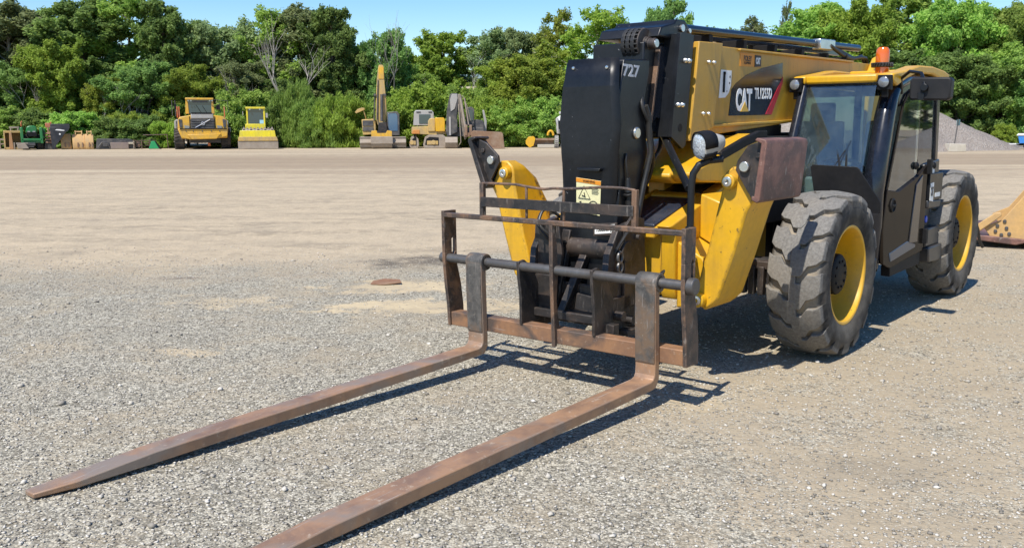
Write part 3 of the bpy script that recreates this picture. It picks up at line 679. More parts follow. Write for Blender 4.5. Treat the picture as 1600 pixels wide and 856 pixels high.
# ---- headlight on its bent tube
mb = MB(); mb.tube([(1.62,.69,.85),(1.62,.69,1.1),(1.62,.69,1.40),(1.618,.70,1.48),(1.60,.73,1.535),(1.56,.78,1.565),(1.5,.85,1.575)],.024,14)
mb.cyl((1.62,.69,.80),(1.62,.69,1.13),.033,14); mb.bar((1.62,.69,.85),(1.30,.55,.85),.05,.05)
mb.build('headlight_post', M['black'], T, bevel=.002); hp = LAST[0]
hl = empty('headlight'); hl.parent = T; hl.location = (1.60,.775,1.665); hl.rotation_euler = (R(-14), R(9), R(-26)); hl.scale = (.86,.78,.80)
mb = MB()
def rr(w, h, e=.5, n=24, x=0):
    return [(x, w*math.copysign(abs(math.cos(a))**e, math.cos(a)), h*math.copysign(abs(math.sin(a))**e, math.sin(a))) for a in [2*math.pi*k/n for k in range(n)]]
rings = [rr(.085,.098,.75,x=.06), rr(.098,.108,.75,x=.055), rr(.10,.108,.75,x=.0), rr(.085,.085,.8,x=-.08), rr(.05,.055,.9,x=-.15), rr(.02,.03,1,x=-.17)]
vs = [p for r_ in rings for p in r_]; fs = [tuple(range(24))[::-1]]
for i in range(5):
    for k in range(24): fs.append((i*24+k, i*24+(k+1)%24, (i+1)*24+(k+1)%24, (i+1)*24+k))
fs.append(tuple(range(5*24, 6*24)))
mb.add(vs, fs); mb.build('shell', M['headlight_shell'], hl, bevel=0, ang=50)
mb = MB()
r1, r2, r3 = rr(.105,.116,.75,x=.066), rr(.106,.117,.75,x=.0), rr(.097,.106,.75,x=.068)
sel = [k for k in range(24) if -3 <= ((k+6) % 24) - 6 <= 13]
vs = [];
for k in sel: vs += [r3[k], r1[k], r2[k], (r2[k][0]-.05, r2[k][1]*.93, r2[k][2]*.93)]
fs = []
for i in range(len(sel)-1):
    for q in range(3): fs.append((i*4+q, i*4+q+1, i*4+5+q, i*4+4+q))
mb.add(vs, fs); h2 = mb.build('hood', M['black_matt'], hl, bevel=0); so = h2.modifiers.new('Solid','SOLIDIFY'); so.thickness = .008
mb = MB(); rg = [rr(.084,.096,.75,x=.0615), rr(.05,.06,.8,x=.075)]
mb.add(rg[0]+rg[1], [(k,(k+1)%24,24+(k+1)%24,24+k) for k in range(24)] + [tuple(range(24,48))]); mb.build('lens', M['lens_facet'], hl, bevel=0)
mb = MB(); mb.box((-.07,-.02,-.13),(-.03,.02,-.06)); mb.cyl((-.05,0,-.10),(-.02,.08,-.12),.012,8); mb.build('bracket', M['black'], hl, bevel=.003)
mb = MB(); mb.cyl((.98,.10,1.72),(1.60,.66,1.38),.026,12); mb.build('stay_tube', M['black'], T, bevel=.002)

# ---- cab
cab = empty('cab'); cab.parent = T
mb = MB()
VO = 1.08
A = [(-.98,.58),(-.93,.95),(-.81,1.24),(-.92,1.60),(-1.04,1.92),(-1.10,2.05),(-1.24,2.14),(-1.55,2.20),(-2.0,2.235),(-2.45,2.235),(-2.58,2.20),(-2.66,1.45),(-2.70,1.10),(-2.70,.55),(-2.60,.55),(-2.58,1.40),(-2.48,2.02),(-2.42,2.10),(-2.0,2.135),(-1.68,2.115),(-1.53,2.07),(-1.42,1.98),(-1.25,1.60),(-1.09,1.25),(-1.14,.95),(-1.16,.58)]
def strip(outer, inner, v0, v1):
    for i in range(len(outer)-1): mb.prism([outer[i],outer[i+1],inner[i+1],inner[i]],'v',v0,v1)
# front pillar as a fat bent tube, roof rail, rear pillar
mb.tube([(-1.05,.99,.56),(-.98,1.02,.95),(-.93,1.03,1.22),(-1.03,1.03,1.55),(-1.14,1.03,1.86),(-1.22,1.03,2.02),(-1.36,1.03,2.13),(-1.62,1.03,2.185),(-2.1,1.03,2.20)],[.085,.09,.092,.09,.085,.08,.065,.06,.06],16)
mb.prism([(-1.24,2.10),(-1.55,2.20),(-2.0,2.235),(-2.45,2.235),(-2.60,2.19),(-2.52,2.02),(-2.42,2.09),(-2.0,2.125),(-1.68,2.105),(-1.53,2.06),(-1.40,1.95),(-1.34,1.97)],'v',1.0,VO)
mb.prism([(-2.66,1.45),(-2.60,2.19),(-2.50,2.10),(-2.575,1.45)],'v',.95,VO)
mb.prism([(-1.93,1.33),(-2.02,1.37),(-1.985,2.12),(-1.90,2.12)],'v',1.03,VO-.004)
# right hand front pillar, headers, sill
mb.tube([(-.70,.33,1.0),(-.74,.33,1.3),(-.90,.33,1.7),(-1.10,.33,2.14)],.048,14)
mb.bar((-1.08,.30,2.155),(-1.08,1.06,2.155),.06,.05); mb.box((-.80,.29,1.05),(-.70,1.0,1.205)); mb.box((-.98,.29,.62),(-.78,1.0,1.06))
mb.box((-2.66,.29,.60),(-2.56,1.0,1.38)); mb.box((-2.66,.29,2.08),(-2.56,1.06,2.20)); mb.box((-2.6,.27,.6),(-.8,.33,1.22)); mb.box((-2.6,.28,1.22),(-2.5,.36,2.2)); mb.bar((-1.1,.31,2.17),(-2.6,.31,2.17),.06,.08)
mb.box((-2.6,.3,.56),(-.95,1.0,.62))
mb.build('cab_frame', M['black_gloss'], cab, bevel=.008)
mb = MB(); mb.add([(-.735,.355,1.205),(-.80,.96,1.205),(-1.07,.97,2.135),(-1.07,.36,2.135)],[(0,1,2,3)])
g = mb.build('windscreen', M['glass_w'], cab, bevel=0, smooth=False); so = g.modifiers.new('Solid','SOLIDIFY'); so.thickness = .006
mb = MB(); mb.add([(-2.57,.36,1.38),(-2.57,1.0,1.38),(-2.53,1.0,2.09),(-2.53,.36,2.09)],[(0,1,2,3)]); g = mb.build('rear_window', M['glass_d'], cab, bevel=0, smooth=False); so = g.modifiers.new('Solid','SOLIDIFY'); so.thickness = .005
mb = MB(); mb.prism([(-.80,1.22),(-2.5,1.22),(-2.5,2.12),(-1.12,2.12)],'v',.318,.323); mb.build('side_window', M['glass_d'], cab, bevel=0, smooth=False)
mb = MB(); mb.prism([(-2.02,1.38),(-2.575,1.45),(-2.49,2.06),(-2.4,2.10),(-1.99,2.125)],'v',1.055,1.060); mb.build('quarter_window', M['glass_d'], cab, bevel=0, smooth=False)
# door
d = empty('door'); d.parent = T
mb = MB()
mb.prism([(-1.06,1.24),(-1.38,1.215),(-1.93,1.325),(-2.02,1.36),(-2.215,1.42),(-2.235,.60),(-1.24,.545),(-1.06,.60),(-1.0,.90)],'v',1.085,1.115)
strip([(-1.06,1.24),(-1.22,1.60),(-1.39,1.97),(-1.50,2.06),(-1.66,2.108),(-1.90,2.12)], [(-1.11,1.235),(-1.26,1.60),(-1.425,1.965),(-1.53,2.04),(-1.67,2.08),(-1.90,2.09)], 1.085, 1.105)
mb.build('door_panel', M['door'], d, bevel=.006)
mb = MB(); mb.prism([(-1.11,1.235),(-1.38,1.215),(-1.93,1.325),(-1.90,2.09),(-1.67,2.08),(-1.53,2.04),(-1.425,1.965),(-1.26,1.60)],'v',1.092,1.097); mb.build('door_window', M['glass_d'], d, bevel=0, smooth=False)
mb = MB(); mb.lathe([(0,0),(.062,0),(.062,.012),(.05,.018),(.045,.006),(0,.006)],'v',(-1.21,1.115,1.10),24); mb.bar((-1.17,1.13,1.10),(-1.25,1.13,1.10),.02,.02); mb.build('handle', M['black_matt'], d, bevel=.003)
mb = MB(); mb.prism([(-1.24,.60),(-1.20,.68),(-1.70,.74),(-1.95,.69),(-1.95,.66)],'v',1.112,1.122); mb.build('step_recess', plain('blue_grey_plastic',(.05,.07,.10),.3), d, bevel=.006)
mb = MB(); mb.prism([(-1.74,.72),(-1.86,1.25),(-2.05,1.33),(-2.0,.70)],'v',1.112,1.124); mb.build('trim', M['black_gloss'], d, bevel=.006)
mb = MB()
for w in (1.40,.74): mb.box((-2.19,1.11,w-.07),(-2.25,1.15,w+.07))
mb.lathe([(0,0),(.034,0),(.036,.015),(.02,.03),(0,.034)],'v',(-1.86,1.10,1.42),16); mb.lathe([(0,0),(.034,0),(.036,.015),(.02,.03),(0,.034)],'v',(-2.50,1.08,1.40),16)
mb.each('hinge', M['black_matt'], d, bevel=.004)
# steering column grips seen through the door glass: round knobs
# rear quarter body, tanks and skirt step
mb = MB()
mb.prism([(-2.24,1.42),(-2.70,1.46),(-2.70,.98),(-2.26,.98)],'v',1.0,1.09); mb.prism([(-2.26,1.08),(-2.70,1.06),(-2.66,.99),(-2.26,1.0)],'v',1.09,1.13)
mb.prism([(-2.28,.98),(-2.66,.98),(-2.66,.78),(-2.29,.78)],'v',.9,1.04); mb.prism([(-2.28,.80),(-2.72,.80),(-2.72,.62),(-2.29,.62)],'v',.95,1.12); mb.prism([(-2.30,.62),(-2.76,.62),(-2.76,.45),(-2.34,.47)],'v',.95,1.15)
mb.build('side_tank', paint('dark_blue_grey_plastic',(.016,.019,.025),.35,dirt_amt=.25), cab, bevel=.014)
mb = MB(); mb.lathe([(0,0),(.035,0),(.035,.03),(0,.03)],'v',(-2.44,1.045,.88),16); mb.build('filler_cap', M['blue'], cab, bevel=.005)
mb = MB(); mb.prism([(-1.30,.555),(-2.20,.60),(-2.20,.47),(-1.31,.46)],'v',1.02,1.10); mb.box((-1.0,.8,.50),(-1.28,1.0,.545)); mb.build('step', M['black_matt'], cab, bevel=.006)
mb = MB(); mb.prism([(-2.28,1.24),(-2.39,1.245),(-2.39,1.06),(-2.28,1.075)],'v',1.132,1.135); pn = mb.build('maker_sign', M['white'], cab, bevel=0)
MB().prism([(-2.262,1.33),(-2.70,1.33),(-2.70,1.07),(-2.262,1.07)],'v',1.09,1.131).build('sign_plate', M['black'], cab, bevel=.004)
text('maker_lettering','CAT',.085,M['letter_black'],pn,basis((-2.335,1.1355,1.16),(-1,0,.0),(0,0,1)),.55,.003,fit=(.085,.09))
for (u0,u1,w0,w1) in ((-2.45,-2.53,1.30,1.38),(-2.45,-2.62,1.10,1.14)): MB().prism([(u0,w0),(u1,w0),(u1,w1),(u0,w1)],'v',1.132 if w0 < 1.3 else 1.0905,1.135 if w0 < 1.3 else 1.0935).build('small_label', M['white'], cab, bevel=0)
# roof
mb = MB()
mb.prism([(-1.04,2.150),(-1.17,2.12),(-1.40,2.185),(-1.70,2.245),(-2.2,2.255),(-2.62,2.205),(-2.74,2.215),(-2.75,2.275),(-2.55,2.305),(-2.2,2.325),(-1.75,2.315),(-1.38,2.255),(-1.10,2.225),(-1.03,2.215)],'v',.98,1.115)
mb.prism([(-1.04,2.150),(-1.17,2.13),(-1.40,2.19),(-1.70,2.235),(-2.2,2.255),(-2.75,2.215),(-2.75,2.275),(-2.2,2.30),(-1.75,2.30),(-1.38,2.255),(-1.10,2.225),(-1.03,2.215)],'v',.245,.36)
mb.prism([(-1.03,2.152),(-1.05,2.148),(-1.12,2.17),(-1.12,2.225),(-1.03,2.215)],'v',.36,.98)
mb.prism([(-1.12,2.17),(-2.7,2.20),(-2.7,2.25),(-1.75,2.262),(-1.12,2.225)],'v',.36,.98)
mb.prism([(-2.0,2.262),(-2.0,2.30),(-2.7,2.29),(-2.7,2.25)],'v',.40,.98)
mb.build('roof', M['yellow'], cab, bevel=.014)
for v in (.285,1.055):
    wk = empty('work_light'); wk.parent = T
    mb = MB(); mb.box((-1.05,v-.055,2.08),(-.985,v+.055,2.205)); mb.cyl((-.985,v,2.145),(-.972,v,2.145),.052,20); mb.bar((-1.02,v,2.09),(-1.03,v,2.02),.03,.05,(0,1,0)); mb.build('housing', M['black_matt'], wk, bevel=.012)
    mb = MB(); mb.lathe([(0,.012),(.025,.010),(.043,.0),(.043,-.01),(0,-.01)],'u',(-.970,v,2.145),24); mb.build('lens', M['lens'], wk, bevel=0)
# beacon
bc = empty('beacon'); bc.parent = T
BU, BV = -1.83, .76
mb = MB().lathe([(0,2.355),(.060,2.355),(.061,2.43),(.056,2.475),(.040,2.496),(0,2.50)],'w',(BU,BV,0),28); mb.build('dome', M['amber'], bc, bevel=0)
mb = MB().lathe([(0,2.26),(.060,2.26),(.060,2.32),(0,2.32)],'w',(BU,BV,0),24); mb.build('base', M['amber'], bc, bevel=.003)
mb = MB().lathe([(0,2.315),(.082,2.315),(.088,2.335),(.082,2.358),(0,2.358)],'w',(BU,BV,0),24)
for k in range(22):
    a = 2*math.pi*k/22; mb.bar((BU+.088*math.cos(a),BV+.088*math.sin(a),2.318),(BU+.090*math.cos(a+.2),BV+.090*math.sin(a+.2),2.356),.016,.016)
mb.build('collar', M['rubber_black'], bc, bevel=.003)
# mirror
mi = empty('mirror'); mi.parent = T
mb = MB(); mb.prism([(1.27,2.01),(1.285,1.992),(1.56,1.985),(1.585,2.0),(1.59,2.15),(1.57,2.168),(1.29,2.175),(1.27,2.155)],'u',-1.06,-.96); mb.build('mirror_housing', paint('mirror_black_plastic',(.014,.014,.015),.5,dirt=(.08,.07,.06),dirt_amt=.2,spec=.3), mi, bevel=.028)
mb = MB(); mb.tube([(-1.36,1.09,2.06),(-1.25,1.11,2.18),(-1.18,1.2,2.235),(-1.05,1.33,2.21),(-.96,1.385,2.12),(-.945,1.39,2.09)],.014,10); mb.cyl((-.965,1.39,2.09),(-.925,1.39,2.09),.03,16); mb.bar((-.955,1.365,2.05),(-.955,1.365,1.99),.05,.02,(1,0,0))
mb.build('mirror_arm', M['black'], mi, bevel=.004)
# wipers, grab rail, interior
mb = MB(); mb.tube([(-.77,.90,1.25),(-.80,.80,1.37),(-.90,.72,1.60)],.008,8); mb.tube([(-.79,.94,1.25),(-.83,.83,1.40),(-.92,.80,1.63)],.010,8); mb.tube([(-.80,.72,1.30),(-.92,.83,1.66)],.007,8); mb.tube([(-.78,.62,1.25),(-.89,.80,1.58)],.007,8)
mb.each('wiper', M['black_matt'], cab, bevel=0)
mb = MB(); mb.tube([(-.95,.96,1.22),(-1.12,.97,1.65),(-1.24,.965,2.0)],.022,10); mb.build('grab_rail', M['yellow'], cab, bevel=0)
mb = MB(); mb.prism([(-1.80,.95),(-1.82,1.12),(-2.28,1.10),(-2.42,1.82),(-2.52,1.84),(-2.50,.95)],'v',.44,.90); mb.prism([(-2.43,1.80),(-2.46,2.02),(-2.52,2.02),(-2.52,1.80)],'v',.54,.80); mb.build('seat', M['seat'], cab, bevel=.04)
mb = MB(); mb.box((-.85,.36,1.0),(-1.06,.98,1.18)); mb.prism([(-1.0,1.0),(-1.05,1.30),(-1.16,1.34),(-1.26,1.0)],'v',.60,.74); mb.box((-1.5,.34,.9),(-2.3,.45,1.25)); mb.box((-.95,.42,1.18),(-1.02,.52,1.34)); mb.build('dash', M['interior'], cab, bevel=.02)
mb = MB(); ax = Vector((-.55,0,.83)); cc = Vector((-1.22,.67,1.40)); e1 = Vector((0,1,0)); e2 = ax.cross(e1)
mb.tube([cc + (e1*math.cos(a)+e2*math.sin(a))*.19 for a in [2*math.pi*k/32 for k in range(32)]],.016,10,True)
for a in (.3,2.3,4.4): mb.cyl(cc-ax*.02, cc + (e1*math.cos(a)+e2*math.sin(a))*.19,.012,8)
mb.cyl(cc-ax*.02, Vector((-1.12,.67,1.2)),.03,12); mb.build('steering_wheel', M['black_matt'], cab, bevel=0)
# fender plate over the front wheel
mb = MB(); mb.prism([(.60,1.44),(.62,1.462),(.99,1.45),(1.01,1.435),(1.20,1.17),(1.20,1.08),(.67,1.08)],'u',-.64,-.625); mb.prism([(.60,1.0),(1.0,1.0),(1.0,1.1),(.60,1.1)],'u',-.80,-.63)
mb.build('mudguard', M['black_matt'], T, bevel=.004)
# ------------------------------------------------------------------ ground
def ground_material():
    m, nt, b = newmat('gravel_and_dirt_yard'); c = nt.coord()
    sx = nt.new('ShaderNodeSeparateXYZ'); nt.link(c, sx.inputs[0]); X, Y = sx.outputs[0], sx.outputs[1]
    rag = nt.noise(c, 3.2, 8, .75); peb = nt.noise(c, 26, 4, .75)
    wob = nt.noise(c, .35, 5, .6); wob2 = nt.noise(c, 1.6, 5, .65); fine = nt.noise(c, 9, 6, .7)
    # stones
    v1 = nt.new('ShaderNodeTexVoronoi'); nt.link(c, v1.inputs['Vector']); v1.inputs['Scale'].default_value = 78
    v2 = nt.new('ShaderNodeTexVoronoi'); nt.link(c, v2.inputs['Vector']); v2.inputs['Scale'].default_value = 36
    g1 = nt.new('ShaderNodeSeparateColor'); nt.link(v1.outputs['Color'], g1.inputs[0])
    g2 = nt.new('ShaderNodeSeparateColor'); nt.link(v2.outputs['Color'], g2.inputs[0])
    stone = nt.ramp(g1.outputs[0], [(0, (0.130,0.115,0.086)), (.22, (0.250,0.226,0.173)), (.5, (0.400,0.364,0.279)), (.78, (0.540,0.495,0.387)), (1, (0.740,0.683,0.540))])
    stone2 = nt.ramp(g2.outputs[1], [(0, (0.200,0.180,0.135)), (.5, (0.440,0.401,0.310)), (1, (0.720,0.663,0.526))])
    stone = nt.mix(nt.ramp(g2.outputs[0], [(.55, 0), (.6, .8)]), stone, stone2)
    gap = nt.ramp(v1.outputs['Distance'], [(.34, 1), (.74, .52)])
    stone = nt.mix(1., stone, gap, 'MULTIPLY')
    # dirt
    dirt = nt.mix(nt.ramp(fine, [(.3, 0), (.7, 1)]), (0.400,0.317,0.211), (0.530,0.431,0.293))
    dirt = nt.mix(nt.ramp(wob2, [(.45, 0), (.75, .5)]), dirt, (0.340,0.277,0.194))
    dirt = nt.mix(nt.ramp(peb, [(.52, 0), (.66, .75)]), dirt, (.24,.195,.14)); dirt = nt.mix(nt.ramp(peb, [(.30, .55), (.40, 0)]), dirt, (.62,.55,.44))
    # where dirt covers the stones: far part of the yard, a band to the right of the machine, sandy patches
    yw = nt.math('ADD', Y, nt.math('MULTIPLY', nt.math('SUBTRACT', wob, .5), 5.))
    yw = nt.math('ADD', yw, nt.math('MULTIPLY', nt.math('SUBTRACT', wob2, .5), 1.6))
    yw = nt.math('SUBTRACT', yw, nt.math('MULTIPLY', nt.smooth(X, -2.5, 1.), 2.2))
    far = nt.smooth(yw, 9.2, 15.2)
    right = nt.math('MULTIPLY', nt.smooth(X, -.3, 1.6), nt.ramp(wob2, [(.33, .25), (.62, .85)]))
    def patch(cx, cy, rx, ry, soft=.5):
        dx = nt.math('DIVIDE', nt.math('SUBTRACT', X, cx), rx); dy = nt.math('DIVIDE', nt.math('SUBTRACT', Y, cy), ry)
        r = nt.math('SQRT', nt.math('ADD', nt.math('MULTIPLY', dx, dx), nt.math('MULTIPLY', dy, dy)))
        r = nt.math('ADD', r, nt.math('MULTIPLY', nt.math('SUBTRACT', wob2, .5), 2.2)); r = nt.math('ADD', r, nt.math('MULTIPLY', nt.math('SUBTRACT', rag, .5), 2.6))
        return nt.math('SUBTRACT', 1., nt.smooth(r, .6-soft, 1.25))
    sand = nt.math('MAXIMUM', patch(-1.25, 10.3, 1.0, .55), patch(-.85, 9.1, 1.25, .5))
    sand = nt.math('MAXIMUM', sand, nt.math('MULTIPLY', patch(-2.9, 9.4, 1.1, .5), .55))
    sand = nt.math('MAXIMUM', sand, nt.math('MULTIPLY', patch(-2.6, 7.2, .5, .25), .6))
    sand = nt.math('MAXIMUM', sand, nt.math('MULTIPLY', patch(1.15, 5.7, .35, .25), .7))
    cover = nt.math('MAXIMUM', far, nt.math('MAXIMUM', nt.math('MULTIPLY', right, .66), nt.math('MULTIPLY', sand, .74)))
    thr = nt.math('SUBTRACT', nt.math('MULTIPLY', cover, 1.5), nt.math('MULTIPLY', nt.math('ADD', nt.math('MULTIPLY', g1.outputs[2], .6), nt.math('MULTIPLY', fine, .4)), .8))
    cov = nt.smooth(thr, -.15, .35)
    sandy = nt.mix(sand, dirt, (0.500,0.406,0.257))
    sandy = nt.mix(nt.math('MULTIPLY', right, nt.math('SUBTRACT', 1., far)), sandy, (0.360,0.297,0.203))
    col = nt.mix(cov, stone, sandy)
    # gravelly streaks and darker wheel tracks across the far dirt (run left to right)
    mp = nt.new('ShaderNodeMapping'); mp.inputs['Scale'].default_value = (.018, .42, 1); mp.inputs['Rotation'].default_value = (0,0,R(-2)); nt.link(c, mp.inputs[0])
    st = nt.noise(mp.outputs[0], 1.0, 6, .62, .4)
    tr = nt.math('MULTIPLY', nt.math('MULTIPLY', nt.ramp(st, [(.44, 0), (.6, 1)]), nt.ramp(wob2, [(.35, .45), (.6, 1)])), nt.math('MULTIPLY', nt.smooth(Y, 26, 38), nt.math('SUBTRACT', 1., nt.smooth(Y, 66, 80))))
    band = nt.math('MULTIPLY', nt.smooth(nt.math('ADD', Y, nt.math('MULTIPLY', st, 14)), 46, 50), nt.math('SUBTRACT', 1., nt.smooth(nt.math('ADD', Y, nt.math('MULTIPLY', st, 10)), 60, 66)))
    col = nt.mix(nt.math('MULTIPLY', tr, .7), col, (0.250,0.188,0.126))
    col = nt.mix(nt.math('MULTIPLY', band, .62), col, (0.260,0.193,0.126))
    mp2 = nt.new('ShaderNodeMapping'); mp2.inputs['Scale'].default_value = (.22, .9, 1); nt.link(c, mp2.inputs[0])
    cl = nt.noise(mp2.outputs[0], 1.3, 7, .68)
    near = nt.math('SUBTRACT', 1., nt.smooth(Y, 18, 34))
    cl = nt.math('MULTIPLY', nt.math('MULTIPLY', nt.ramp(cl, [(.46, 0), (.60, 1)]), nt.ramp(rag, [(.44, .12), (.56, 1)])), nt.math('MULTIPLY', far, near))
    col = nt.mix(nt.math('MULTIPLY', cl, .75), col, (0.255,0.208,0.144))
    stain = patch(-1.25, 12.2, .75, .6); col = nt.mix(nt.math('MULTIPLY', stain, .8), col, (0.085,0.069,0.054))
    s2 = patch(-4.1, 10.9, .5, .12); col = nt.mix(nt.math('MULTIPLY', s2, .7), col, (0.160,0.129,0.099))
    s3 = patch(1.9, 4.6, .7, .28); col = nt.mix(nt.math('MULTIPLY', s3, .35), col, (0.150,0.129,0.099))
    big = nt.noise(c, .8, 4, .6)
    col = nt.mix(nt.math('MULTIPLY', nt.ramp(big, [(.4, 0), (.7, 1)]), .22), col, (0.200,0.173,0.135))
    wm = nt.noise(c, 1.15, 7, .7, .5)
    col = nt.mix(nt.math('MULTIPLY', nt.ramp(wm, [(.47, 0), (.64, .55)]), nt.math('SUBTRACT', 1., nt.math('MULTIPLY', far, .7))), col, (.37,.30,.20))
    nt.link(col, b.inputs['Base Color']); b.inputs['Roughness'].default_value = .92; b.inputs['Specular IOR Level'].default_value = .2
    h1 = nt.ramp(v1.outputs['Distance'], [(0, 1), (.7, 0)]); h2 = nt.ramp(v2.outputs['Distance'], [(0, 1), (.7, 0)])
    hs = nt.math('ADD', nt.math('MULTIPLY', h1, .5), nt.math('MULTIPLY', h2, .5))
    hs = nt.math('MULTIPLY', hs, nt.math('SUBTRACT', 1., nt.math('MULTIPLY', cov, .75)))
    b1 = nt.bump(hs, .012, .85)
    rough = nt.math('ADD', nt.math('MULTIPLY', wob2, 1.), nt.math('MULTIPLY', fine, .25))
    nt.link(nt.bump(rough, .07, .8, b1), b.inputs['Normal'])
    return m
mb = MB(); S_ = 320
mb.add([(-S_,-120,0),(S_,-120,0),(S_,420,0),(-S_,420,0)],[(0,1,2,3)])
g = tag(mb.build('ground', ground_material(), bevel=0, smooth=False), kind='structure')

# loose stones in the near part of the yard
def stones(n, seed):
    rng = np.random.default_rng(seed)
    base = np.array([(1,0,0),(-1,0,0),(0,1,0),(0,-1,0),(0,0,1),(0,0,-1),(.6,.6,.5),(-.6,.6,.5),(.6,-.6,.5),(-.6,-.6,.5)], float)
    tri = np.array([(4,0,6),(4,6,2),(4,2,7),(4,7,1),(4,1,9),(4,9,3),(4,3,8),(4,8,0),(5,6,0),(5,2,6),(5,7,2),(5,1,7),(5,9,1),(5,3,9),(5,8,3),(5,0,8)])
    d = 2.6 + 11.5*rng.random(n)**1.35; 
    x = (rng.random(n)-.5)*1.22*d; y = np.sqrt(np.maximum(d**2 - .0*x**2, .1))
    r = .0035 + .009*rng.random(n)**2.4 + .018*(rng.random(n) > .982)*rng.random(n)**1.8
    keep = np.ones(n, bool)
    for (cx, cy, rx, ry) in ((-1.25,10.3,1.0,.55),(-.85,9.1,1.25,.5)):
        keep &= ~((((x-cx)/rx)**2 + ((y-cy)/ry)**2 < .8) & (rng.random(n) < .8))
    keep &= ~((x > .5) & (rng.random(n) < .25)); keep &= ~((y > 12.5) & (rng.random(n) < .75))
    x, y, r = x[keep], y[keep], r[keep]; n = len(x)
    a = rng.random(n)*6.283; ca, sa = np.cos(a), np.sin(a)
    P = base[None]*rng.uniform(.65,1.15,(n,10,1)) * np.stack([rng.uniform(.8,1.4,n), rng.uniform(.7,1.1,n), rng.uniform(.45,.8,n)],1)[:,None,:]
    Q = P.copy(); Q[...,0] = P[...,0]*ca[:,None]-P[...,1]*sa[:,None]; Q[...,1] = P[...,0]*sa[:,None]+P[...,1]*ca[:,None]
    Q *= r[:,None,None]; Q[...,0] += x[:,None]; Q[...,1] += y[:,None]; Q[...,2] += (r*.22)[:,None]
    me = bpy.data.meshes.new('gravel'); V = Q.reshape(-1,3); F = (tri[None]+(np.arange(n)*10)[:,None,None]).reshape(-1,3)
    me.vertices.add(len(V)); me.vertices.foreach_set('co', V.ravel()); me.loops.add(len(F)*3); me.loops.foreach_set('vertex_index', F.ravel().astype(np.int32))
    me.polygons.add(len(F)); me.polygons.foreach_set('loop_start', np.arange(0,len(F)*3,3,dtype=np.int32)); me.update(); me.validate()
    m, nt, b = newmat('loose_gravel_stones'); geo = nt.new('ShaderNodeNewGeometry')
    nt.link(nt.ramp(geo.outputs['Random Per Island'], [(0,(.17,.152,.125)),(.3,(.32,.29,.24)),(.65,(.46,.42,.35)),(.9,(.54,.50,.425)),(1,(.60,.56,.49))]), b.inputs['Base Color']); b.inputs['Roughness'].default_value = .9
    me.materials.append(m); o = bpy.data.objects.new('gravel', me); COL.objects.link(o); tag(o, kind='stuff'); return o
stones(80000, 5)

# a flat brown scrap and a few bigger stones on the gravel
mb = MB(); mb.add([(-.17,-.05,.012),(-.02,-.10,.012),(.19,-.05,.03),(.16,.05,.045),(-.02,.09,.05),(-.15,.06,.03),(-.16,-.05,0),(-.02,-.10,0),(.19,-.05,.016),(.16,.05,.03),(-.02,.09,.035),(-.15,.06,.016)],
   [(0,1,2,3,4,5),(11,10,9,8,7,6),(0,6,7,1),(1,7,8,2),(2,8,9,3),(3,9,10,4),(4,10,11,5),(5,11,6,0)])
o = mb.build('scrap_sheet', paint('brown_rusted_sheet',(.20,.10,.055),.8,dirt_amt=.5), bevel=.003); o.location = (-1.46,10.45,.002)
tag(o, 'flat brown scrap lying on a sandy patch of the gravel yard', 'scrap')

# ------------------------------------------------------------------ bucket on the right edge, hose and red block by the rear wheel
bk = empty('loader_bucket', (6.93, 13.55, 0), R(-30)); tag(bk, 'large tan loader bucket with rusty cutting edge beside the rear wheel', 'loader bucket')
mb = MB()
side_pts = [(.28,.17),(.14,.32),(.95,1.32),(1.5,1.42),(1.75,1.0),(1.7,.45),(1.3,.12)]
side_pts = [(.16,.155),(.06,.30),(.30,.42),(.86,1.22),(1.45,1.42),(1.85,1.0),(1.75,.40),(1.3,.10)]
mb.prism(side_pts,'v',0,.05); mb.build('side_wall', M['tan'], bk, bevel=.008)
mb = MB(); mb.prism(side_pts,'v',2.45,2.5); mb.build('side_wall', M['tan'], bk, bevel=.008)
mb = MB(); ob = [(.10,.14),(.6,.10),(1.3,.06),(1.78,.36),(1.89,1.0),(1.48,1.46),(.86,1.26)]; ib_ = [(.86,1.22),(1.46,1.41),(1.84,1.0),(1.74,.39),(1.3,.10),(.6,.135),(.10,.165)]
n = len(ob)
for i in range(n-1): mb.prism([ob[i],ob[i+1],ib_[n-2-i],ib_[n-1-i]],'v',.0,2.5)
mb.build('shell', M['tan'], bk, bevel=.006)
mb = MB(); mb.prism([(-.26,.145),(-.20,.12),(.5,.06),(.62,.10),(.6,.15),(.0,.185)],'v',-.05,2.55); mb.build('cutting_edge', M['sole'], bk, bevel=.012)
mb = MB(); mb.prism([(-.07,.235),(-.10,.28),(.20,.52),(.27,.53),(.29,.48),(.03,.25)],'v',-.06,0); mb.build('side_cutter', M['tan'], bk, bevel=.012)
mb = MB()
for u, w in ((.33,.40),(.24,.33),(.36,.30),(.22,.25),(.40,.22),(.30,.20)): mb.lathe([(0,-.02),(.025,-.02),(.025,0),(0,0)],'v',(u,0,w),12)
mb.each('bolt', M['steel'], bk, bevel=.003)
mb = MB(); mb.tube([(6.17,12.85,.39),(6.17,12.86,.50),(6.21,12.87,.58),(6.30,12.90,.62),(6.42,12.95,.60),(6.56,13.0,.50),(6.66,13.05,.32),(6.72,13.1,.15),(6.80,13.15,.05)],.022,8); o = mb.build('hose', M['rubber_black'], bevel=0); tag(o,'black hose arching down behind the rear wheel toward the bucket','hose')
mb = MB(); mb.box((6.02,12.75,0),(6.32,12.95,.34)); mb.box((6.05,12.70,.12),(6.29,12.76,.24)); mb.cyl((6.17,12.85,.34),(6.17,12.85,.40),.05,12); o = mb.build('jack_block', paint('faded_red_paint',(.42,.09,.055),.6,dirt_amt=.5), bevel=.012); tag(o,'faded red steel block on the ground behind the rear tyre','block')

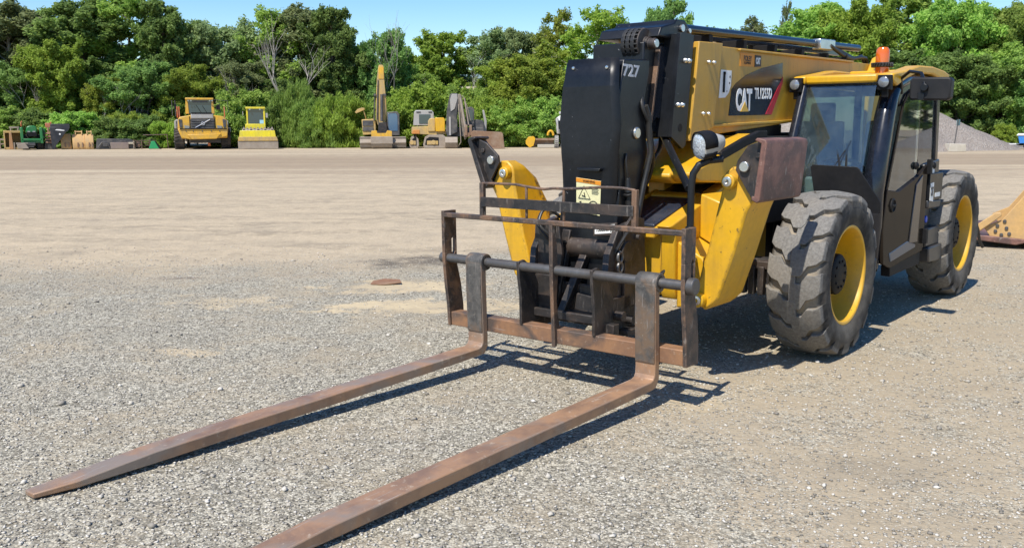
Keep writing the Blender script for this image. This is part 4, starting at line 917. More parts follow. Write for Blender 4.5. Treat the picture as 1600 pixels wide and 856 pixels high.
# ------------------------------------------------------------------ gravel piles, road sign, trailer on the right
def pile(name, cx, cy, rx, ry, h, mat, seed, label):
    rng = random.Random(seed); mb = MB(); n, m = 56, 26; vs = []
    for i in range(m+1):
        t = i/m
        for k in range(n):
            a = 2*math.pi*k/n; wv = 1 + .10*math.sin(2*a+seed) + .06*math.sin(5*a+2*seed) + .03*math.sin(9*a)
            z = h*(1-t)**1.05*(1-.06*math.exp(-((t)/.12)**2)); z += rng.uniform(-.05,.05)*h*.35*(t < .98)
            z = max(z, -.02) if t < 1 else -.02
            vs.append((cx + rx*t*wv*math.cos(a), cy + ry*t*wv*math.sin(a), z))
    fs = [(i*n+k, i*n+(k+1)%n, (i+1)*n+(k+1)%n, (i+1)*n+k) for i in range(m) for k in range(n)]
    o = mb.add(vs, fs).build(name, mat, bevel=0, ang=70); tag(o, label, 'gravel pile', 'gravel piles by the trees'); return o
def pile_mat(name, a, b_):
    m, nt, b = newmat(name); c = nt.coord(); v = nt.new('ShaderNodeTexVoronoi'); nt.link(c, v.inputs['Vector']); v.inputs['Scale'].default_value = 8
    s = nt.new('ShaderNodeSeparateColor'); nt.link(v.outputs['Color'], s.inputs[0]); n1 = nt.noise(c, .6, 6, .7)
    col = nt.mix(nt.ramp(s.outputs[0],[(0,0),(.93,.75),(1,1)]), a, b_); col = nt.mix(nt.math('MULTIPLY', n1, .5), col, tuple(x*.75 for x in a))
    nt.link(col, b.inputs['Base Color']); b.inputs['Roughness'].default_value = .95; nt.link(nt.bump(v.outputs['Distance'], .10, .8), b.inputs['Normal']); return m
pile('gravel_pile', 26.0, 69.5, 10.8, 7, 5.4, pile_mat('grey_gravel_heap',(.235,.198,.165),(.35,.31,.27)), 1, 'tall light grey gravel pile behind the cab beside the sign post')
pile('gravel_pile', 33.0, 77, 9.5, 6, 2.55, pile_mat('dark_gravel_heap',(.17,.148,.135),(.25,.225,.205)), 4, 'lower dark grey gravel pile overlapping the taller one near the trailer')
pile('gravel_pile', 62, 56, 11, 8, 3.6, bpy.data.materials['grey_gravel_heap'], 7, 'grey gravel pile right of the view, mirrored in the cab door glass')
sg = empty('sign_post', (30.45,63.6,0)); tag(sg, 'blue green sign board edge-on on a thin steel post in a concrete block', 'sign')
mb = MB(); mb.prism([(-.62,0),(.62,0),(.56,.52),(-.52,.55)],'v',-.4,.4); mb.build('concrete_block', paint('pale_concrete',(.48,.44,.36),.85,dirt_amt=.4), sg, bevel=.03)
mb = MB(); mb.cyl((-.10,-.1,.45),(.05,-.1,2.2),.035,8); mb.build('post', M['steel'], sg, bevel=0)
mb = MB(); mb.bar((-.05,-.12,1.95),(.32,.20,1.98),.03,.40); mb.build('sign_board', plain('blue_green_sign',(.12,.24,.25),.5), sg, bevel=.004)
tl = empty('trailer', (38.9,69,0), R(-28)); tl.scale = (.8,.8,.8); tag(tl, 'small blue trailer with a white cover parked by the gravel piles', 'trailer')
mb = MB(); mb.prism([(-1.2,.55),(1.6,.55),(1.75,1.25),(-1.35,1.25)],'v',-.7,.7); mb.build('body', paint('bright_blue_paint',(.03,.20,.55),.4,dirt_amt=.15,wear=(.5,.55,.6),wear_amt=-.07,wear_scale=3), tl, bevel=.02)
mb = MB(); mb.prism([(-1.5,1.25),(1.9,1.25),(1.75,1.45),(-1.35,1.45)],'v',-.78,.78); mb.build('cover', M['white'], tl, bevel=.05)
for x in (-.55,.95):
    mb = MB(); mb.lathe([(0,-.1),(.2,-.1),(.3,-.09),(.33,0),(.3,.09),(.2,.1),(0,.1)],'v',(x,-.75,.33),20); mb.build('wheel', M['rubber_black'], tl, bevel=0)
mb = MB(); mb.bar((-1.2,0,.5),(-3.3,0,.42),.1,.1); mb.bar((-3.3,-.3,.25),(-2.2,-.3,.30),1.,.12); mb.build('drawbar', M['white'], tl, bevel=.01)

# ------------------------------------------------------------------ machines parked along the trees
K = 18.1; GY = 231.5
class Far:
    """front-view shapes in 1/18 m steps, pushed to their real depth (y: negative is toward the yard)"""
    def __init__(s, name, x0, label, cat, group=None, Y=80.):
        s.x0 = x0; s.e = empty(name, ((x0-800)/K, Y, 0), math.atan2((800-x0)/K, Y)); tag(s.e, label, cat, group); s.mb = MB()
    def P(s, x, y): return ((x-s.x0)/K, (GY-y)/K)
    def pr(s, pts, y0, y1): s.mb.prism([s.P(*p) for p in pts], 'v', y0, y1); return s
    def bx(s, x0, t, x1, b, y0, y1): return s.pr([(x0,b),(x1,b),(x1,t),(x0,t)], y0, y1)
    def tb(s, pts, r, n=8):
        s.mb.tube([(*[s.P(p[0],p[1])[0]], p[2], s.P(p[0],p[1])[1]) for p in pts], r, n); return s
    def wheel(s, x0, x1, yc, r):
        a, z = s.P(x0, 0)[0], r; b = s.P(x1, 0)[0]; c = (a+b)/2; h = (b-a)/2
        s.mb.lathe([(.0,-h*.6),(r*.5,-h*.7),(r*.6,-h),(r*.92,-h),(r,-h*.8),(r,h*.8),(r*.92,h),(r*.6,h),(r*.5,h*.7),(0,h*.6)],'u',(c,yc,r),28)
        for k in range(22):
            q = 2*math.pi*k/22
            for sg_ in (-1,1): s.mb.bar((c+sg_*h*.05,yc+(r+.01)*math.cos(q),z+(r+.01)*math.sin(q)),(c+sg_*h*.95,yc+(r+.0)*math.cos(q+.12),z+(r+.0)*math.sin(q+.12)),.09,.05)
        return s
    def done(s, name, mat, parent=None, bevel=.015):
        o = s.mb.build(name, mat, parent or s.e, bevel=bevel); s.mb = MB(); return o
    def each(s, name, mat, parent=None, bevel=.015):
        s.mb.each(name, mat, parent or s.e, bevel=bevel); s.mb = MB()
yel2 = paint('truck_yellow_paint',(.66,.37,.03),.4,dirt=(.36,.25,.11),dirt_amt=.75,scale=1.6,edge=(.12,.09,.05),edge_amt=.8,edge_rad=.05,streak=.5,fleck=.05,fleck_col=(.10,.08,.05)); M['lemon'] = paint('lemon_yellow_paint',(.72,.60,.02),.4,dirt=(.40,.36,.12),dirt_amt=.5,scale=1.6,edge=(.16,.14,.04),edge_amt=.7,edge_rad=.05,streak=.4)
ochre = paint('dusty_ochre_paint',(.50,.33,.10),.5,dirt=(.34,.26,.16),dirt_amt=.85,scale=2,edge=(.12,.09,.06),edge_amt=.8,edge_rad=.05,streak=.6,fleck=.05,fleck_col=(.10,.08,.06)); mud = paint('dried_mud_steel',(.27,.22,.17),.8,dirt=(.36,.31,.25),dirt_amt=.8,scale=2.5,wear=(.10,.08,.06),wear_amt=-.04,wear_scale=4,bump=.01)
dgrey = paint('dark_grey_paint',(.05,.05,.052),.5,dirt=(.25,.22,.18),dirt_amt=.5,scale=2); lgrey = paint('light_grey_paint',(.34,.33,.31),.5,dirt=(.3,.26,.2),dirt_amt=.6,scale=2)
cabglass = plain('dark_cab_glass',(.02,.05,.07),.06,spec=.9); tyr2 = paint('far_tyre_rubber',(.025,.024,.023),.8,dirt=(.16,.13,.10),dirt_amt=.7,scale=2)
green = paint('tractor_green_paint',(.018,.17,.045),.35,dirt=(.1,.14,.07),dirt_amt=.4,scale=2); orange = paint('orange_red_paint',(.52,.11,.035),.5,dirt=(.4,.3,.22),dirt_amt=.6,scale=2.5)
brown = paint('brown_rust_bucket',(.20,.115,.065),.7,dirt=(.33,.26,.19),dirt_amt=.8,scale=1.6)
GM = 'machines and attachments parked along the trees'

# dump truck
f = Far('dump_truck', 317, 'big yellow articulated dump truck facing the yard with sloping bumper', 'dump truck', GM)
f.pr([(283,201),(284,186),(287,183),(303,180),(335,180),(349,182),(354,187),(355.5,201),(354,214.5),(288,215.5)], -2.2, -.2); f.done('front_body', yel2, bevel=.05)
f.pr([(283.3,200.5),(355.5,200.5),(354,212),(337,215.5),(300,216.5),(288,214)], -2.65, -2.2); f.pr([(296,209),(345,208),(338,215.8),(302,216.5)], -2.75, -2.6); f.done('bumper', yel2, bevel=.05)
f.pr([(303,177.5),(334.5,177.5),(335.5,185.5),(302.5,185.5)], -2.30, -.6); f.done('hood', lgrey, bevel=.06)
f.bx(302,185.8,336,200.3,-2.30,-2.2); 
for y in (188,191.5,195,198.5): f.bx(303,y,335,y+1.4,-2.36,-2.3)
gr = f.done('grille', dgrey, bevel=.01)
f.tb([(308.5,199,-2.4),(330,186.8,-2.4)],.045); f.tb([(319.5+2.4*math.cos(a),192.8+2.4*math.sin(a),-2.41) for a in [k*math.pi/6 for k in range(13)]],.035); f.done('emblem', M['chrome'], gr, bevel=0)
for x0,x1 in ((292.5,300),(339.5,347)): f.pr([(x0,195.5),(x1,196.5),(x1,200),(x0+.8,200)],-2.25,-2.2); f.done('headlight', M['lens'], bevel=.01)
for x0,x1 in ((285,290),(348,353)): f.pr([(x0,186),(x1,187),(x1,198),(x0+1,199)],-2.24,-2.2); f.done('side_vent', dgrey, bevel=.01)
for x0,x1 in ((277,291),(345,359)): f.wheel(x0,x1,-1.0,.86); f.done('wheel', tyr2, bevel=0)
for x0,x1 in ((278,290),(346,358)): f.wheel(x0,x1,3.2,.86); f.done('wheel', tyr2, bevel=0); f.wheel(x0,x1,5.0,.86); f.done('wheel', tyr2, bevel=0)
f.bx(296,154.3,336.5,157.3,-1.9,.6); f.pr([(296.5,157),(299.5,157),(300.5,178),(295,178)],-1.75,.5); f.pr([(333.5,157),(336,157),(337.5,178),(333,178)],-1.75,.5); f.bx(297,157,336,178,.4,.5); f.done('cab', yel2, bevel=.03)
f.pr([(299.5,157.3),(333.5,157.3),(333.5,177.5),(300.3,177.5)],-1.7,-1.64); f.done('windscreen', cabglass, bevel=0)
for x in (300,304,331,334.5): f.mb.lathe([(0,-.03),(.06,-.03),(.06,.03),(0,.03)],'v',(f.P(x,0)[0],-1.93,f.P(0,158.6)[1]),10)
f.each('roof_light', M['lens'], bevel=0)
for x in (282.8,285.6,350.8): f.bx(x,167.5,x+1.5,184,-2.0,-1.9)
f.each('red_rail', orange, bevel=.01)
f.tb([(276.5,181,-1.5),(276.5,158,-1.5),(281,158,-1.5),(281,182,-1.5)],.03); f.tb([(338,160,-1.2),(345,162,-1.2),(346,176,-1.2),(339,177,-1.2)],.03); f.tb([(337,157,-1),(357,158,-1),(358,175,-1),(346,176,-1)],.025); f.bx(340,166,344,172,-1.3,-1.2); f.each('handrail', dgrey, bevel=0)
f.pr([(277,188),(282,188),(283,216),(280,231),(277,231)],1.4,7.0); f.pr([(352,188),(358,188),(358,225),(352,225)],1.4,7.0); f.bx(279,186,356,210,1.4,7.0); f.done('dump_body', lgrey, bevel=.04)
f.bx(355.5,199,360,206,-1.2,-1.1); f.done('step', lgrey, bevel=.01)
f.bx(303.5,176.3,333,178.4,-2.32,-1.62); f.done('cowl_gap', M['black_matt'], bevel=0)
for x in (300.7,337): f.bx(x-.5,182,x+.4,199.5,-2.24,-2.15)
f.each('panel_gap', M['black_matt'], bevel=0)
f.bx(286,200,354,201.2,-2.72,-2.1); f.done('bumper_gap', M['black_matt'], bevel=0)
f.tb([(318,176.5,-1.72),(311,165,-1.75)],.02); f.tb([(326,176.5,-1.72),(320,166,-1.75)],.02); f.each('wiper', M['black_matt'], bevel=0)
f.bx(306,158.6,328,161.2,-1.73,-1.70); f.done('sun_strip', dgrey, bevel=0)
f.bx(302,172,311,177,-1.2,-1.0); f.bx(321,166,329,177,-.9,-.6); f.each('cab_interior', lgrey, bevel=.05)
f.tb([(338,167,-1.3),(343,164,-1.5)],.03); f.bx(341.5,164,345.5,171.5,-1.6,-1.5); f.bx(279.5,163,283,171,-1.6,-1.5); f.each('mirror', M['black_matt'], bevel=.02)
for x in (295,305,318,331,343): f.mb.lathe([(0,-.02),(.05,-.02),(.05,.02),(0,.02)],'v',(f.P(x,0)[0],-2.67,f.P(0,204)[1]),8)
f.each('bumper_bolt', dgrey, bevel=0)
f.bx(298,214,345,222,-1.6,3.0); f.done('axle_beam', dgrey)
f.bx(325,222,329,227,-1.8,-1.7); f.done('tow_lamp', M['amber'], bevel=.02)

# padfoot roller with blade
f = Far('soil_compactor', 405, 'bright lemon yellow soil compactor with glazed cab, studded drum and blade', 'compactor', GM)
f.bx(375,219,434,231.2,-2.3,-2.15); f.done('blade', mud, bevel=.03)
f.pr([(376,213),(432,213),(434,219.3),(375,219.3)],-2.35,-2.1); f.done('blade_top', ochre, bevel=.03)
f.pr([(378.5,203.5),(429.5,203.5),(431,213.3),(377,213.3)],-2.2,-1.9); f.done('drum_frame', M['lemon'], bevel=.03)
f.mb.lathe([(0,-1.3),(.7,-1.3),(.75,-1.2),(.75,1.2),(.7,1.3),(0,1.3)],'u',(0,-1.2,.95),32)
for k in range(18):
    for j in range(9):
        a = 2*math.pi*(k+.5*(j%2))/18; x = -1.15+.2875*j; f.mb.bar((x,-1.2+.72*math.cos(a),.95+.72*math.sin(a)),(x,-1.2+.86*math.cos(a),.95+.88*math.sin(a)),.13,.13)
f.done('drum', mud, bevel=0)
f.pr([(386.5,193.5),(416.5,193.5),(417,202),(386,202)],-.6,2.5); f.done('body', M['lemon'], bevel=.04)
cb = [(388.5,168.3,391,193.6),(414,168.3,416.5,193.6)]
for q in cb: f.bx(*q,-.5,-.4); f.bx(*q,.9,1.0)
f.bx(387.5,167.6,417,170.6,-.6,1.1); f.done('cab_frame', M['lemon'], bevel=.02)
f.bx(391,170.5,414,193.5,.92,.95); f.done('rear_window', cabglass, bevel=0); f.bx(391,170.5,414,193.5,-.45,-.42); w_ = f.done('windscreen', cabglass, bevel=0)
f.bx(408,187.5,414,193,-.50,-.46); f.done('paper_notice', plain('pale_cyan_paper',(.35,.6,.68),.7), w_, bevel=0)
for x in (394,409): f.mb.lathe([(0,-.03),(.07,-.03),(.07,.03),(0,.03)],'v',(f.P(x,0)[0],-.63,f.P(0,171.5)[1]),10)
f.each('work_light', M['lens'], bevel=0)
f.bx(417.5,177,420.5,184,-.5,-.4); f.tb([(416.5,178,-.4),(418,178,-.45)],.02); f.tb([(383.5,181,-.4),(383.5,174.5,-.4)],.03); f.done('mirror', lgrey, bevel=.01)

# excavator with upright boom
f = Far('excavator', 598, 'dusty tan excavator with its boom raised straight up', 'excavator', GM)
for x0,x1 in ((564.5,583),(613,634)):
    f.mb.prism([(-1.9,.05),(1.6,.05),(2.0,.45),(1.7,.98),(-1.9,.98),(-2.2,.5)],'u',f.P(x0,0)[0],f.P(x1,0)[0])
    for k in range(9): f.mb.box((f.P(x0,0)[0]-.01,-2.1+.01*k,.12+.1*k),(f.P(x1,0)[0]+.01,-1.95+.012*k,.15+.1*k))
    f.done('track', mud, bevel=.02)
f.bx(583,205,613,222,-1.2,1.2); f.done('undercarriage', dgrey)
f.pr([(567.5,187.5),(586,186.5),(589,190),(589,210),(569,211)],-.9,2.6); f.pr([(604,190),(625,190),(625,212),(604,212)],-.4,2.6); f.done('upper_body', ochre, bevel=.04)
f.bx(569,189,585,197,-.96,-.9); f.bx(569,199,585,205,-.96,-.9); f.each('vent', dgrey, bevel=.01)
f.pr([(606,176.5),(622,175.5),(625,180),(625,212),(606,212)],-1.6,.4); cbb = f.done('cab', dgrey, bevel=.05)
f.pr([(608,179),(620,178.5),(622,182),(622,205),(608,205)],-1.63,-1.6); f.done('cab_window', plain('blue_cab_glass',(.06,.13,.22),.08,spec=.9), cbb, bevel=.01)
f.pr([(595,108.5),(596,106),(602,106),(603.4,109),(604,135),(605.3,151),(606,173),(604,196),(592,196),(589.5,186),(590.5,151),(592.5,126)],-1.3,-.75); f.done('boom', ochre, bevel=.04)
f.pr([(595.5,109),(603,109),(603,127),(595,127)],-1.34,-1.3); f.done('boom_lit_top', yel2, bevel=.02)  # brighter yellow piece painted in for the sunlit top of the boom
f.tb([(599,150,-1.45),(598,190,-1.6)],.12,12); f.tb([(594,128,-1.35),(591,188,-1.4)],.05); f.tb([(605,150,-1.0),(603.5,195,-1.2)],.06); f.tb([(588.5,150,-1.0),(586.5,190,-1.0)],.05); f.bx(587,149,590.5,152,-1.4,-.8); f.bx(601,149,605.5,152,-1.4,-.8); f.done('boom_cylinder', dgrey, bevel=0)
f.pr([(593,192),(605,192),(606,208),(592,208)],-2.0,-1.5); f.done('linkage', M['black_steel'], bevel=.03)
f.pr([(582,204.5),(590,204),(591,208),(604,208),(606,204),(613,205),(613,214),(582,214)],-2.5,-2.3); bu = f.done('bucket_plate', yel2, bevel=.02)
f.mb.lathe([(0,-.85),(.46,-.85),(.47,-.8),(.47,.8),(.46,.85),(0,.85)],'u',(f.P(597.5,0)[0],-2.35,.50),24); f.bx(581,213,614,224,-2.9,-2.3); f.done('bucket', mud, bevel=.03)
f.pr([(557,176),(561,171.5),(568,169),(572,169.5),(572.5,172),(566,175),(559,178)],.5,.8); f.tb([(570,172,.65),(573,182,.65),(574,188,.8)],.05); f.done('exhaust_stack', ochre, bevel=.04)

# bulldozer
f = Far('bulldozer', 672, 'dusty yellow bulldozer with rounded cab and bare tracks', 'bulldozer', GM)
f.pr([(649,176),(652,173.5),(676,173.5),(679,177),(680,197),(647,197)],-.6,1.2); f.done('cab', lgrey, bevel=.05)
f.pr([(656.5,180),(674,180),(673,194),(656.5,194)],-.64,-.6); f.done('cab_window', cabglass, bevel=.01)
f.pr([(652.5,175.5),(659,175.5),(659,177.5),(652.5,177.5)],-.64,-.6); f.pr([(671,175.5),(676.5,175.5),(676.5,177.5),(671,177.5)],-.64,-.6); f.each('roof_light', dgrey, bevel=.01)
f.pr([(670,190),(673,186),(681,185.5),(681,206),(670,206)],-1.0,.2); f.done('fuel_tank', ochre, bevel=.05)
f.pr([(681,185),(694,185),(696,187.5),(696,206),(681.5,206)],-1.2,.8); f.done('engine_cover', M['yellow'], bevel=.04)
f.pr([(645,199),(670,198),(699,203),(700,210),(684,212),(655,210),(644,209)],-.9,1.8); f.done('body', ochre, bevel=.04)
f.pr([(647,203.5),(657,203.5),(657,209.5),(645,209.5)],-.95,-.9); f.done('tail_panel', plain('orange_panel',(.55,.22,.05),.5), bevel=.02)
def track(x0,x1,y0,y1,c0,c1):
    f.pr([(x0,226),(x0+3,214),(x0+9,211),(x1-7,211),(x1,217),(x1+1,227),(x1-3,231.2),(x0+2,231.2)],y0,y1)
    o = f.done('track', mud, bevel=.03)
    f.pr([(x0+3,226),(x0+5,217),(x0+10,214),(x1-c0,215),(x1-c0,227)],y0-.03,y0+.02); q = f.done('track_gap', M['black_matt'], o, bevel=.01)
    f.mb.lathe([(0,-.06),(.2,-.06),(.2,.06),(0,.06)],'v',(f.P((x0+x1)/2-3,0)[0],y0-.03,.5),10); f.bx(x0+6,220,x1-c0-1,226,y0-.06,y0); f.done('track_roller', ochre, o, bevel=.02)
track(662,700,-1.6,-1.0,14,0); track(641,655,-1.5,-.9,3,0)

# grey excavator with folded arm
f = Far('excavator', 722, 'weathered grey excavator with its arm folded down in front', 'excavator', GM)
f.pr([(705,150),(709,148.5),(716,148.5),(719,156),(716,185),(716,207),(700,214),(698,205),(700,174)],-1.2,-.6); f.done('boom', dgrey, bevel=.04); f.pr([(705,158),(708,150),(716,149.5),(717,156),(712,172),(706,176)],-1.26,-1.2); f.bx(703,184,706,212,-1.25,-1.2); f.each('boom_lit_side', lgrey, bevel=.02)  # light grey pieces laid on the dark boom as its sunlit face
f.pr([(717,150),(722,150.5),(724,160),(726,182),(729,198),(731,214),(727,219),(723,205),(719,178)],-1.9,-1.4); f.done('stick', paint('dusty_brown_grey_steel',(.15,.125,.10),.7,dirt=(.33,.28,.22),dirt_amt=.8,scale=3,wear=(.05,.04,.035),wear_amt=-.03,wear_scale=6), bevel=.04)
f.pr([(706,160),(714,171),(714,186),(718,160),(712,150)],-1.25,-1.2); f.each('boom_link', dgrey); f.tb([(721,156,-2.0),(728,200,-2.1)],.10,10); f.tb([(718,165,-1.95),(720,200,-2.1),(721,222,-2.0),(717,228,-1.9)],.04); f.tb([(727,156,-1.8),(733,196,-1.9)],.06); f.tb([(724,152,-1.9),(731,168,-1.8),(736,190,-1.9)],.03); f.each('arm_cylinder', mud, bevel=.01)
f.bx(727,196,731,212,-2.2,-2.0); f.bx(734,196,738,212,-2.2,-2.0); f.bx(726,208,739,214,-2.15,-1.9); f.done('linkage', brown, bevel=.02)
f.pr([(729,170),(738,168.5),(742,172),(742,198),(729,198)],-.6,1.0); f.done('cab', dgrey, bevel=.04)
f.pr([(731,174),(739,173),(740,176),(740,190),(731,190)],-.64,-.6); f.done('cab_window', cabglass, bevel=.01)
f.pr([(740,190),(744,188),(755,189),(757,193),(757,206),(740,206)],-.4,2.6); f.bx(700,200,757,214,-.6,2.6); f.done('upper_body', dgrey, bevel=.05)
f.tb([(755,174,.3),(757.5,174,.3)],.05); f.pr([(755,174.5),(757.5,173.5),(761.5,190),(761,206),(757,206),(757.5,191)],.2,.4); f.done('exhaust_stack', lgrey, bevel=.02)
for x0,x1 in ((697,716),(738,760)): f.mb.prism([(-1.9,.05),(1.6,.05),(2.0,.45),(1.7,.95),(-1.9,.95),(-2.2,.5)],'u',f.P(x0,0)[0],f.P(x1,0)[0]); f.done('track', mud, bevel=.03)
f = Far('dozer_blade', 762, 'rusty brown blade standing at the foot of the grey excavator', 'blade', GM)
f.pr([(738,208),(741,204.5),(783,207),(785,210),(787,231),(738,231.4)],-3.3,-3.2); f.pr([(783,207),(785.5,209),(788,231),(783,231)],-3.8,-3.2); f.pr([(738,230),(788,230),(788,231.4),(738,231.4)],-3.9,-3.2); f.done('blade_body', brown, bevel=.03)
f.bx(745,214,750,228,-3.2,-2.4); f.bx(772,214,777,228,-3.2,-2.4); f.each('push_arm', brown, bevel=.03)

# low blade and the pale scraped machine
f = Far('grader_blade', 845, 'low yellow blade attachment with curved ends, left of the telehandler nose', 'blade', GM, 79.)
f.pr([(836,217),(866,216.5),(866,220),(834,220)],-.6,0); f.pr([(834,220),(865,219.5),(866,226),(840,226),(833,231)],-.3,-.2); f.done('blade_body', brown, bevel=.02)
f.pr([(822,220),(826,214.5),(834,213.5),(837,217),(834,228),(828,231.2),(822,225)],-.7,-.5); f.done('end_plate', M['yellow'], bevel=.02)
f.tb([(860+4.2*math.cos(a),212.5+7*math.sin(a),-.5) for a in [math.pi+k*math.pi/9 for k in range(10)]],.10,8); f.done('curved_arm', M['yellow'], bevel=0)
f.bx(840,226,866,231.3,-.7,-.2); f.done('skid_block', paint('pale_block',(.42,.38,.31),.9), bevel=.03)
f = Far('skid_steer', 884, 'pale scraped compact loader half hidden behind the black boom nose', 'loader', GM, 79.)
f.pr([(868,187),(874,183),(886,177),(900,176),(900,210),(870,210)],-.6,1.5); f.done('body', M['white'], bevel=.06)
f.pr([(868,192),(874,190),(884,196),(883,204),(870,202)],-.75,-.6); f.pr([(874,205),(884,203),(884,211),(876,212)],-.75,-.6); f.done('front_opening', M['black_matt'], bevel=.02)
for x0,x1 in ((866.5,873),(876,882),(893,900)): f.wheel(x0,x1,-.3,.52); f.done('wheel', lgrey, bevel=0)
f.tb([(873,178.5,.2),(880,178.5,.2)],.12,8); f.tb([(870,186,-.7),(872,210,-.9)],.09); f.tb([(881,185,-.7),(882,212,-.9)],.09); f.done('loader_arm', lgrey, bevel=.02)

# attachments on the far left
f = Far('pallet_frame', 5, 'pale low steel frame at the far left end of the row', 'frame', GM)
f.bx(-4,215,11,217.5,-.3,.5); f.bx(0,217,2.5,231.3,-.3,.5); f.bx(7,217,9.5,231.3,-.3,.5); f.bx(-4,222,11,224,-.3,.5); f.done('frame', mud, bevel=.02)
f = Far('box_bucket', 22, 'open rusty tan box bucket with a centre rib, left of the green tractor', 'bucket', GM)
f.bx(9.5,202.5,36,206,-.6,1.0); f.bx(9.5,206,11.5,231,-.6,1.0); f.bx(34,206,36,231,-.6,1.0); f.bx(10,228,36,231.3,-.6,1.0); f.bx(10,206,35,230,.9,1.0); f.done('shell', ochre, bevel=.02)
f.pr([(17.5,205),(20.5,205),(22,231.3),(16,231.3)],-.75,-.3); f.done('rib', paint('orange_rust_rib',(.42,.22,.10),.7,dirt_amt=.5), bevel=.02)
f.bx(18,196.5,32,199,-.3,.1); f.bx(19,199,21,203,-.3,.1); f.bx(29,199,31,203,-.3,.1); f.done('coupler', mud, bevel=.02)
f = Far('tractor', 54, 'small green tractor with front loader arms and dark grille', 'tractor', GM)
f.pr([(44,203),(46,196.5),(50,195),(56,195),(59.5,197),(60,204),(59,211),(45,211)],-1.4,1.2); f.done('hood', green, bevel=.08)
f.pr([(45,204.5),(59,204.5),(59,211.5),(45,211.5)],-1.46,-1.3); f.done('grille', M['black_matt'], bevel=.02)
for x in (46.5,53.5): f.bx(x,203,x+4,205.2,-1.48,-1.4); f.done('headlight', M['lens'], bevel=.01)
for a,b_ in ((36.5,40.5),(63,67)):
    f.pr([(a,198),(b_,197),(b_+.5,222),(a+.5,222)],-1.9,-1.5); f.pr([(a,198),(b_,197),(b_,202),(a,203)],-1.6,.8); f.done('loader_arm', green, bevel=.04)
f.pr([(66,200),(72,199),(71,214),(67,216)],.2,.8); f.bx(38,214.5,66,218,-1.9,-1.7); f.bx(40,218,64,221,-1.8,-1.6); f.each('cross_tube', green, bevel=.03)
for x0,x1 in ((38,46),(59,67)): f.wheel(x0,x1,-.6,.38); f.done('wheel', tyr2, bevel=0); f.wheel(x0-2,x1+2,1.6,.62); f.done('wheel', tyr2, bevel=0)
f.bx(33,220.5,56,225,-2.5,-2.3); f.bx(34,226,54,227.5,-2.5,-1.9); f.done('loader_fork_frame', dgrey, bevel=.02)
f.tb([(38.5,196,.9),(38.5,190,.9),(40,188,.9)],.05); f.done('marker_post', orange, bevel=0)
f = Far('tine_rack', 63, 'pale wooden and steel rack lying in front of the green tractor', 'rack', GM, 77.)
f.bx(53,220,54.5,230.5,-.1,.1); f.bx(56,220.5,72,222.5,-.1,.1); f.pr([(57,223),(68,221),(73,229),(58,229.5)],-.4,.2); f.done('frame', mud, bevel=.02)
f = Far('auger_drive', 79, 'upright orange and rusty auger frame beside the black bucket', 'auger', GM)
f.bx(74.5,191,82,198,-.2,.2); f.bx(82,189,83.5,198,-.1,.1); f.done('orange_head', orange, bevel=.03)
f.bx(77,198,79,229,-.2,.2); f.bx(80,203,82,229,-.2,.2)
for y in (206,210.5,215,219.5): f.bx(73,y,82,y+2.2,-.35,.3)
f.done('column', paint('rusty_pink_column',(.40,.22,.15),.7,dirt_amt=.6), bevel=.02)
f.pr([(71,228),(74,214),(83,222),(90,231.3),(72,231.3)],-.3,.6); f.done('base', dgrey, bevel=.03)
f = Far('snow_bucket', 98, 'black triangular side of a large bucket with a white mark', 'bucket', GM)
f.pr([(82.5,197),(110.5,197.5),(109,202),(104,206),(90,225),(87,231.3),(84,231.3)],-1.2,-1.05); f.pr([(84,192.5),(110.5,192.5),(110.5,198),(83,197.5)],-1.15,.8); f.pr([(82.5,197),(110,197.5),(90,225),(84,231)],.7,.8); f.done('shell', paint('bucket_black_paint',(.018,.02,.026),.4,dirt=(.12,.11,.10),dirt_amt=.4,scale=2), bevel=.03)
f.pr([(89.5,202),(92,200.5),(97,200.8),(102.8,202),(102.5,203.2),(96,202.8)],-1.215,-1.2); f.mb.lathe([(0,-.02),(.07,-.02),(.07,0),(0,0)],'v',(f.P(96,0)[0],-1.2,f.P(0,208)[1]),12); f.done('white_mark', M['white'], bevel=0)
def ybucket(x0,x1,t,label,ears=True):
    f = Far('digging_bucket', (x0+x1)/2, label, 'bucket', 'yellow digging buckets in the row')
    w = (x1-x0)/K/2; h = (GY-t)/K
    f.mb.prism([(-.55,.0),(.35,.0),(.55,.35),(.45,h*.8),(.2,h),(-.2,h*.98),(-.45,h*.6),(-.62,.2)],'u',-w,w); f.done('shell', M['tan'], bevel=.04)
    if ears:
        for a in (-.55,.45): f.mb.prism([(-.3,h-.05),(.3,h-.05),(.2,h+.28),(-.2,h+.28)],'u',a*w,a*w+.1*w+.04)
        f.mb.cyl((-.6*w,-.1,h+.18),(.6*w,-.1,h+.18),.06,10); f.each('coupler_ear', M['tan'], bevel=.02)
    for a in (-.3,.4): f.mb.prism([(a*w,.15*h),(a*w+.12,.15*h),(a*w+.10,.45*h),(a*w+.02,.45*h)],'v',-.66,-.5)
    f.each('rib', brown, bevel=.01)
ybucket(97,112,207,'tan yellow digging bucket partly behind the black bucket',False)
ybucket(115.5,133.5,208,'wide tan yellow digging bucket in the middle of the bucket row')
ybucket(135,147,208,'narrow tan yellow digging bucket at the right end of the bucket row')
f = Far('snow_pusher', 180, 'long low black snow pusher with dusty grey centre panel', 'snow pusher', GM)
f.pr([(155,215.5),(202,216),(209,219),(210,231.3),(153,231.3)],-.1,.9); f.done('shell', dgrey, bevel=.03)
f.bx(174,221,200,231,-.3,-.1); f.done('panel', paint('dusty_rose_panel',(.22,.17,.15),.7,dirt_amt=.6), bevel=.02)
f.bx(200,221,209,224,-.3,-.1); f.bx(207,218.5,209.5,231.3,-.4,.9); f.done('pale_post', paint('pale_wood',(.45,.40,.30),.8), bevel=.02)
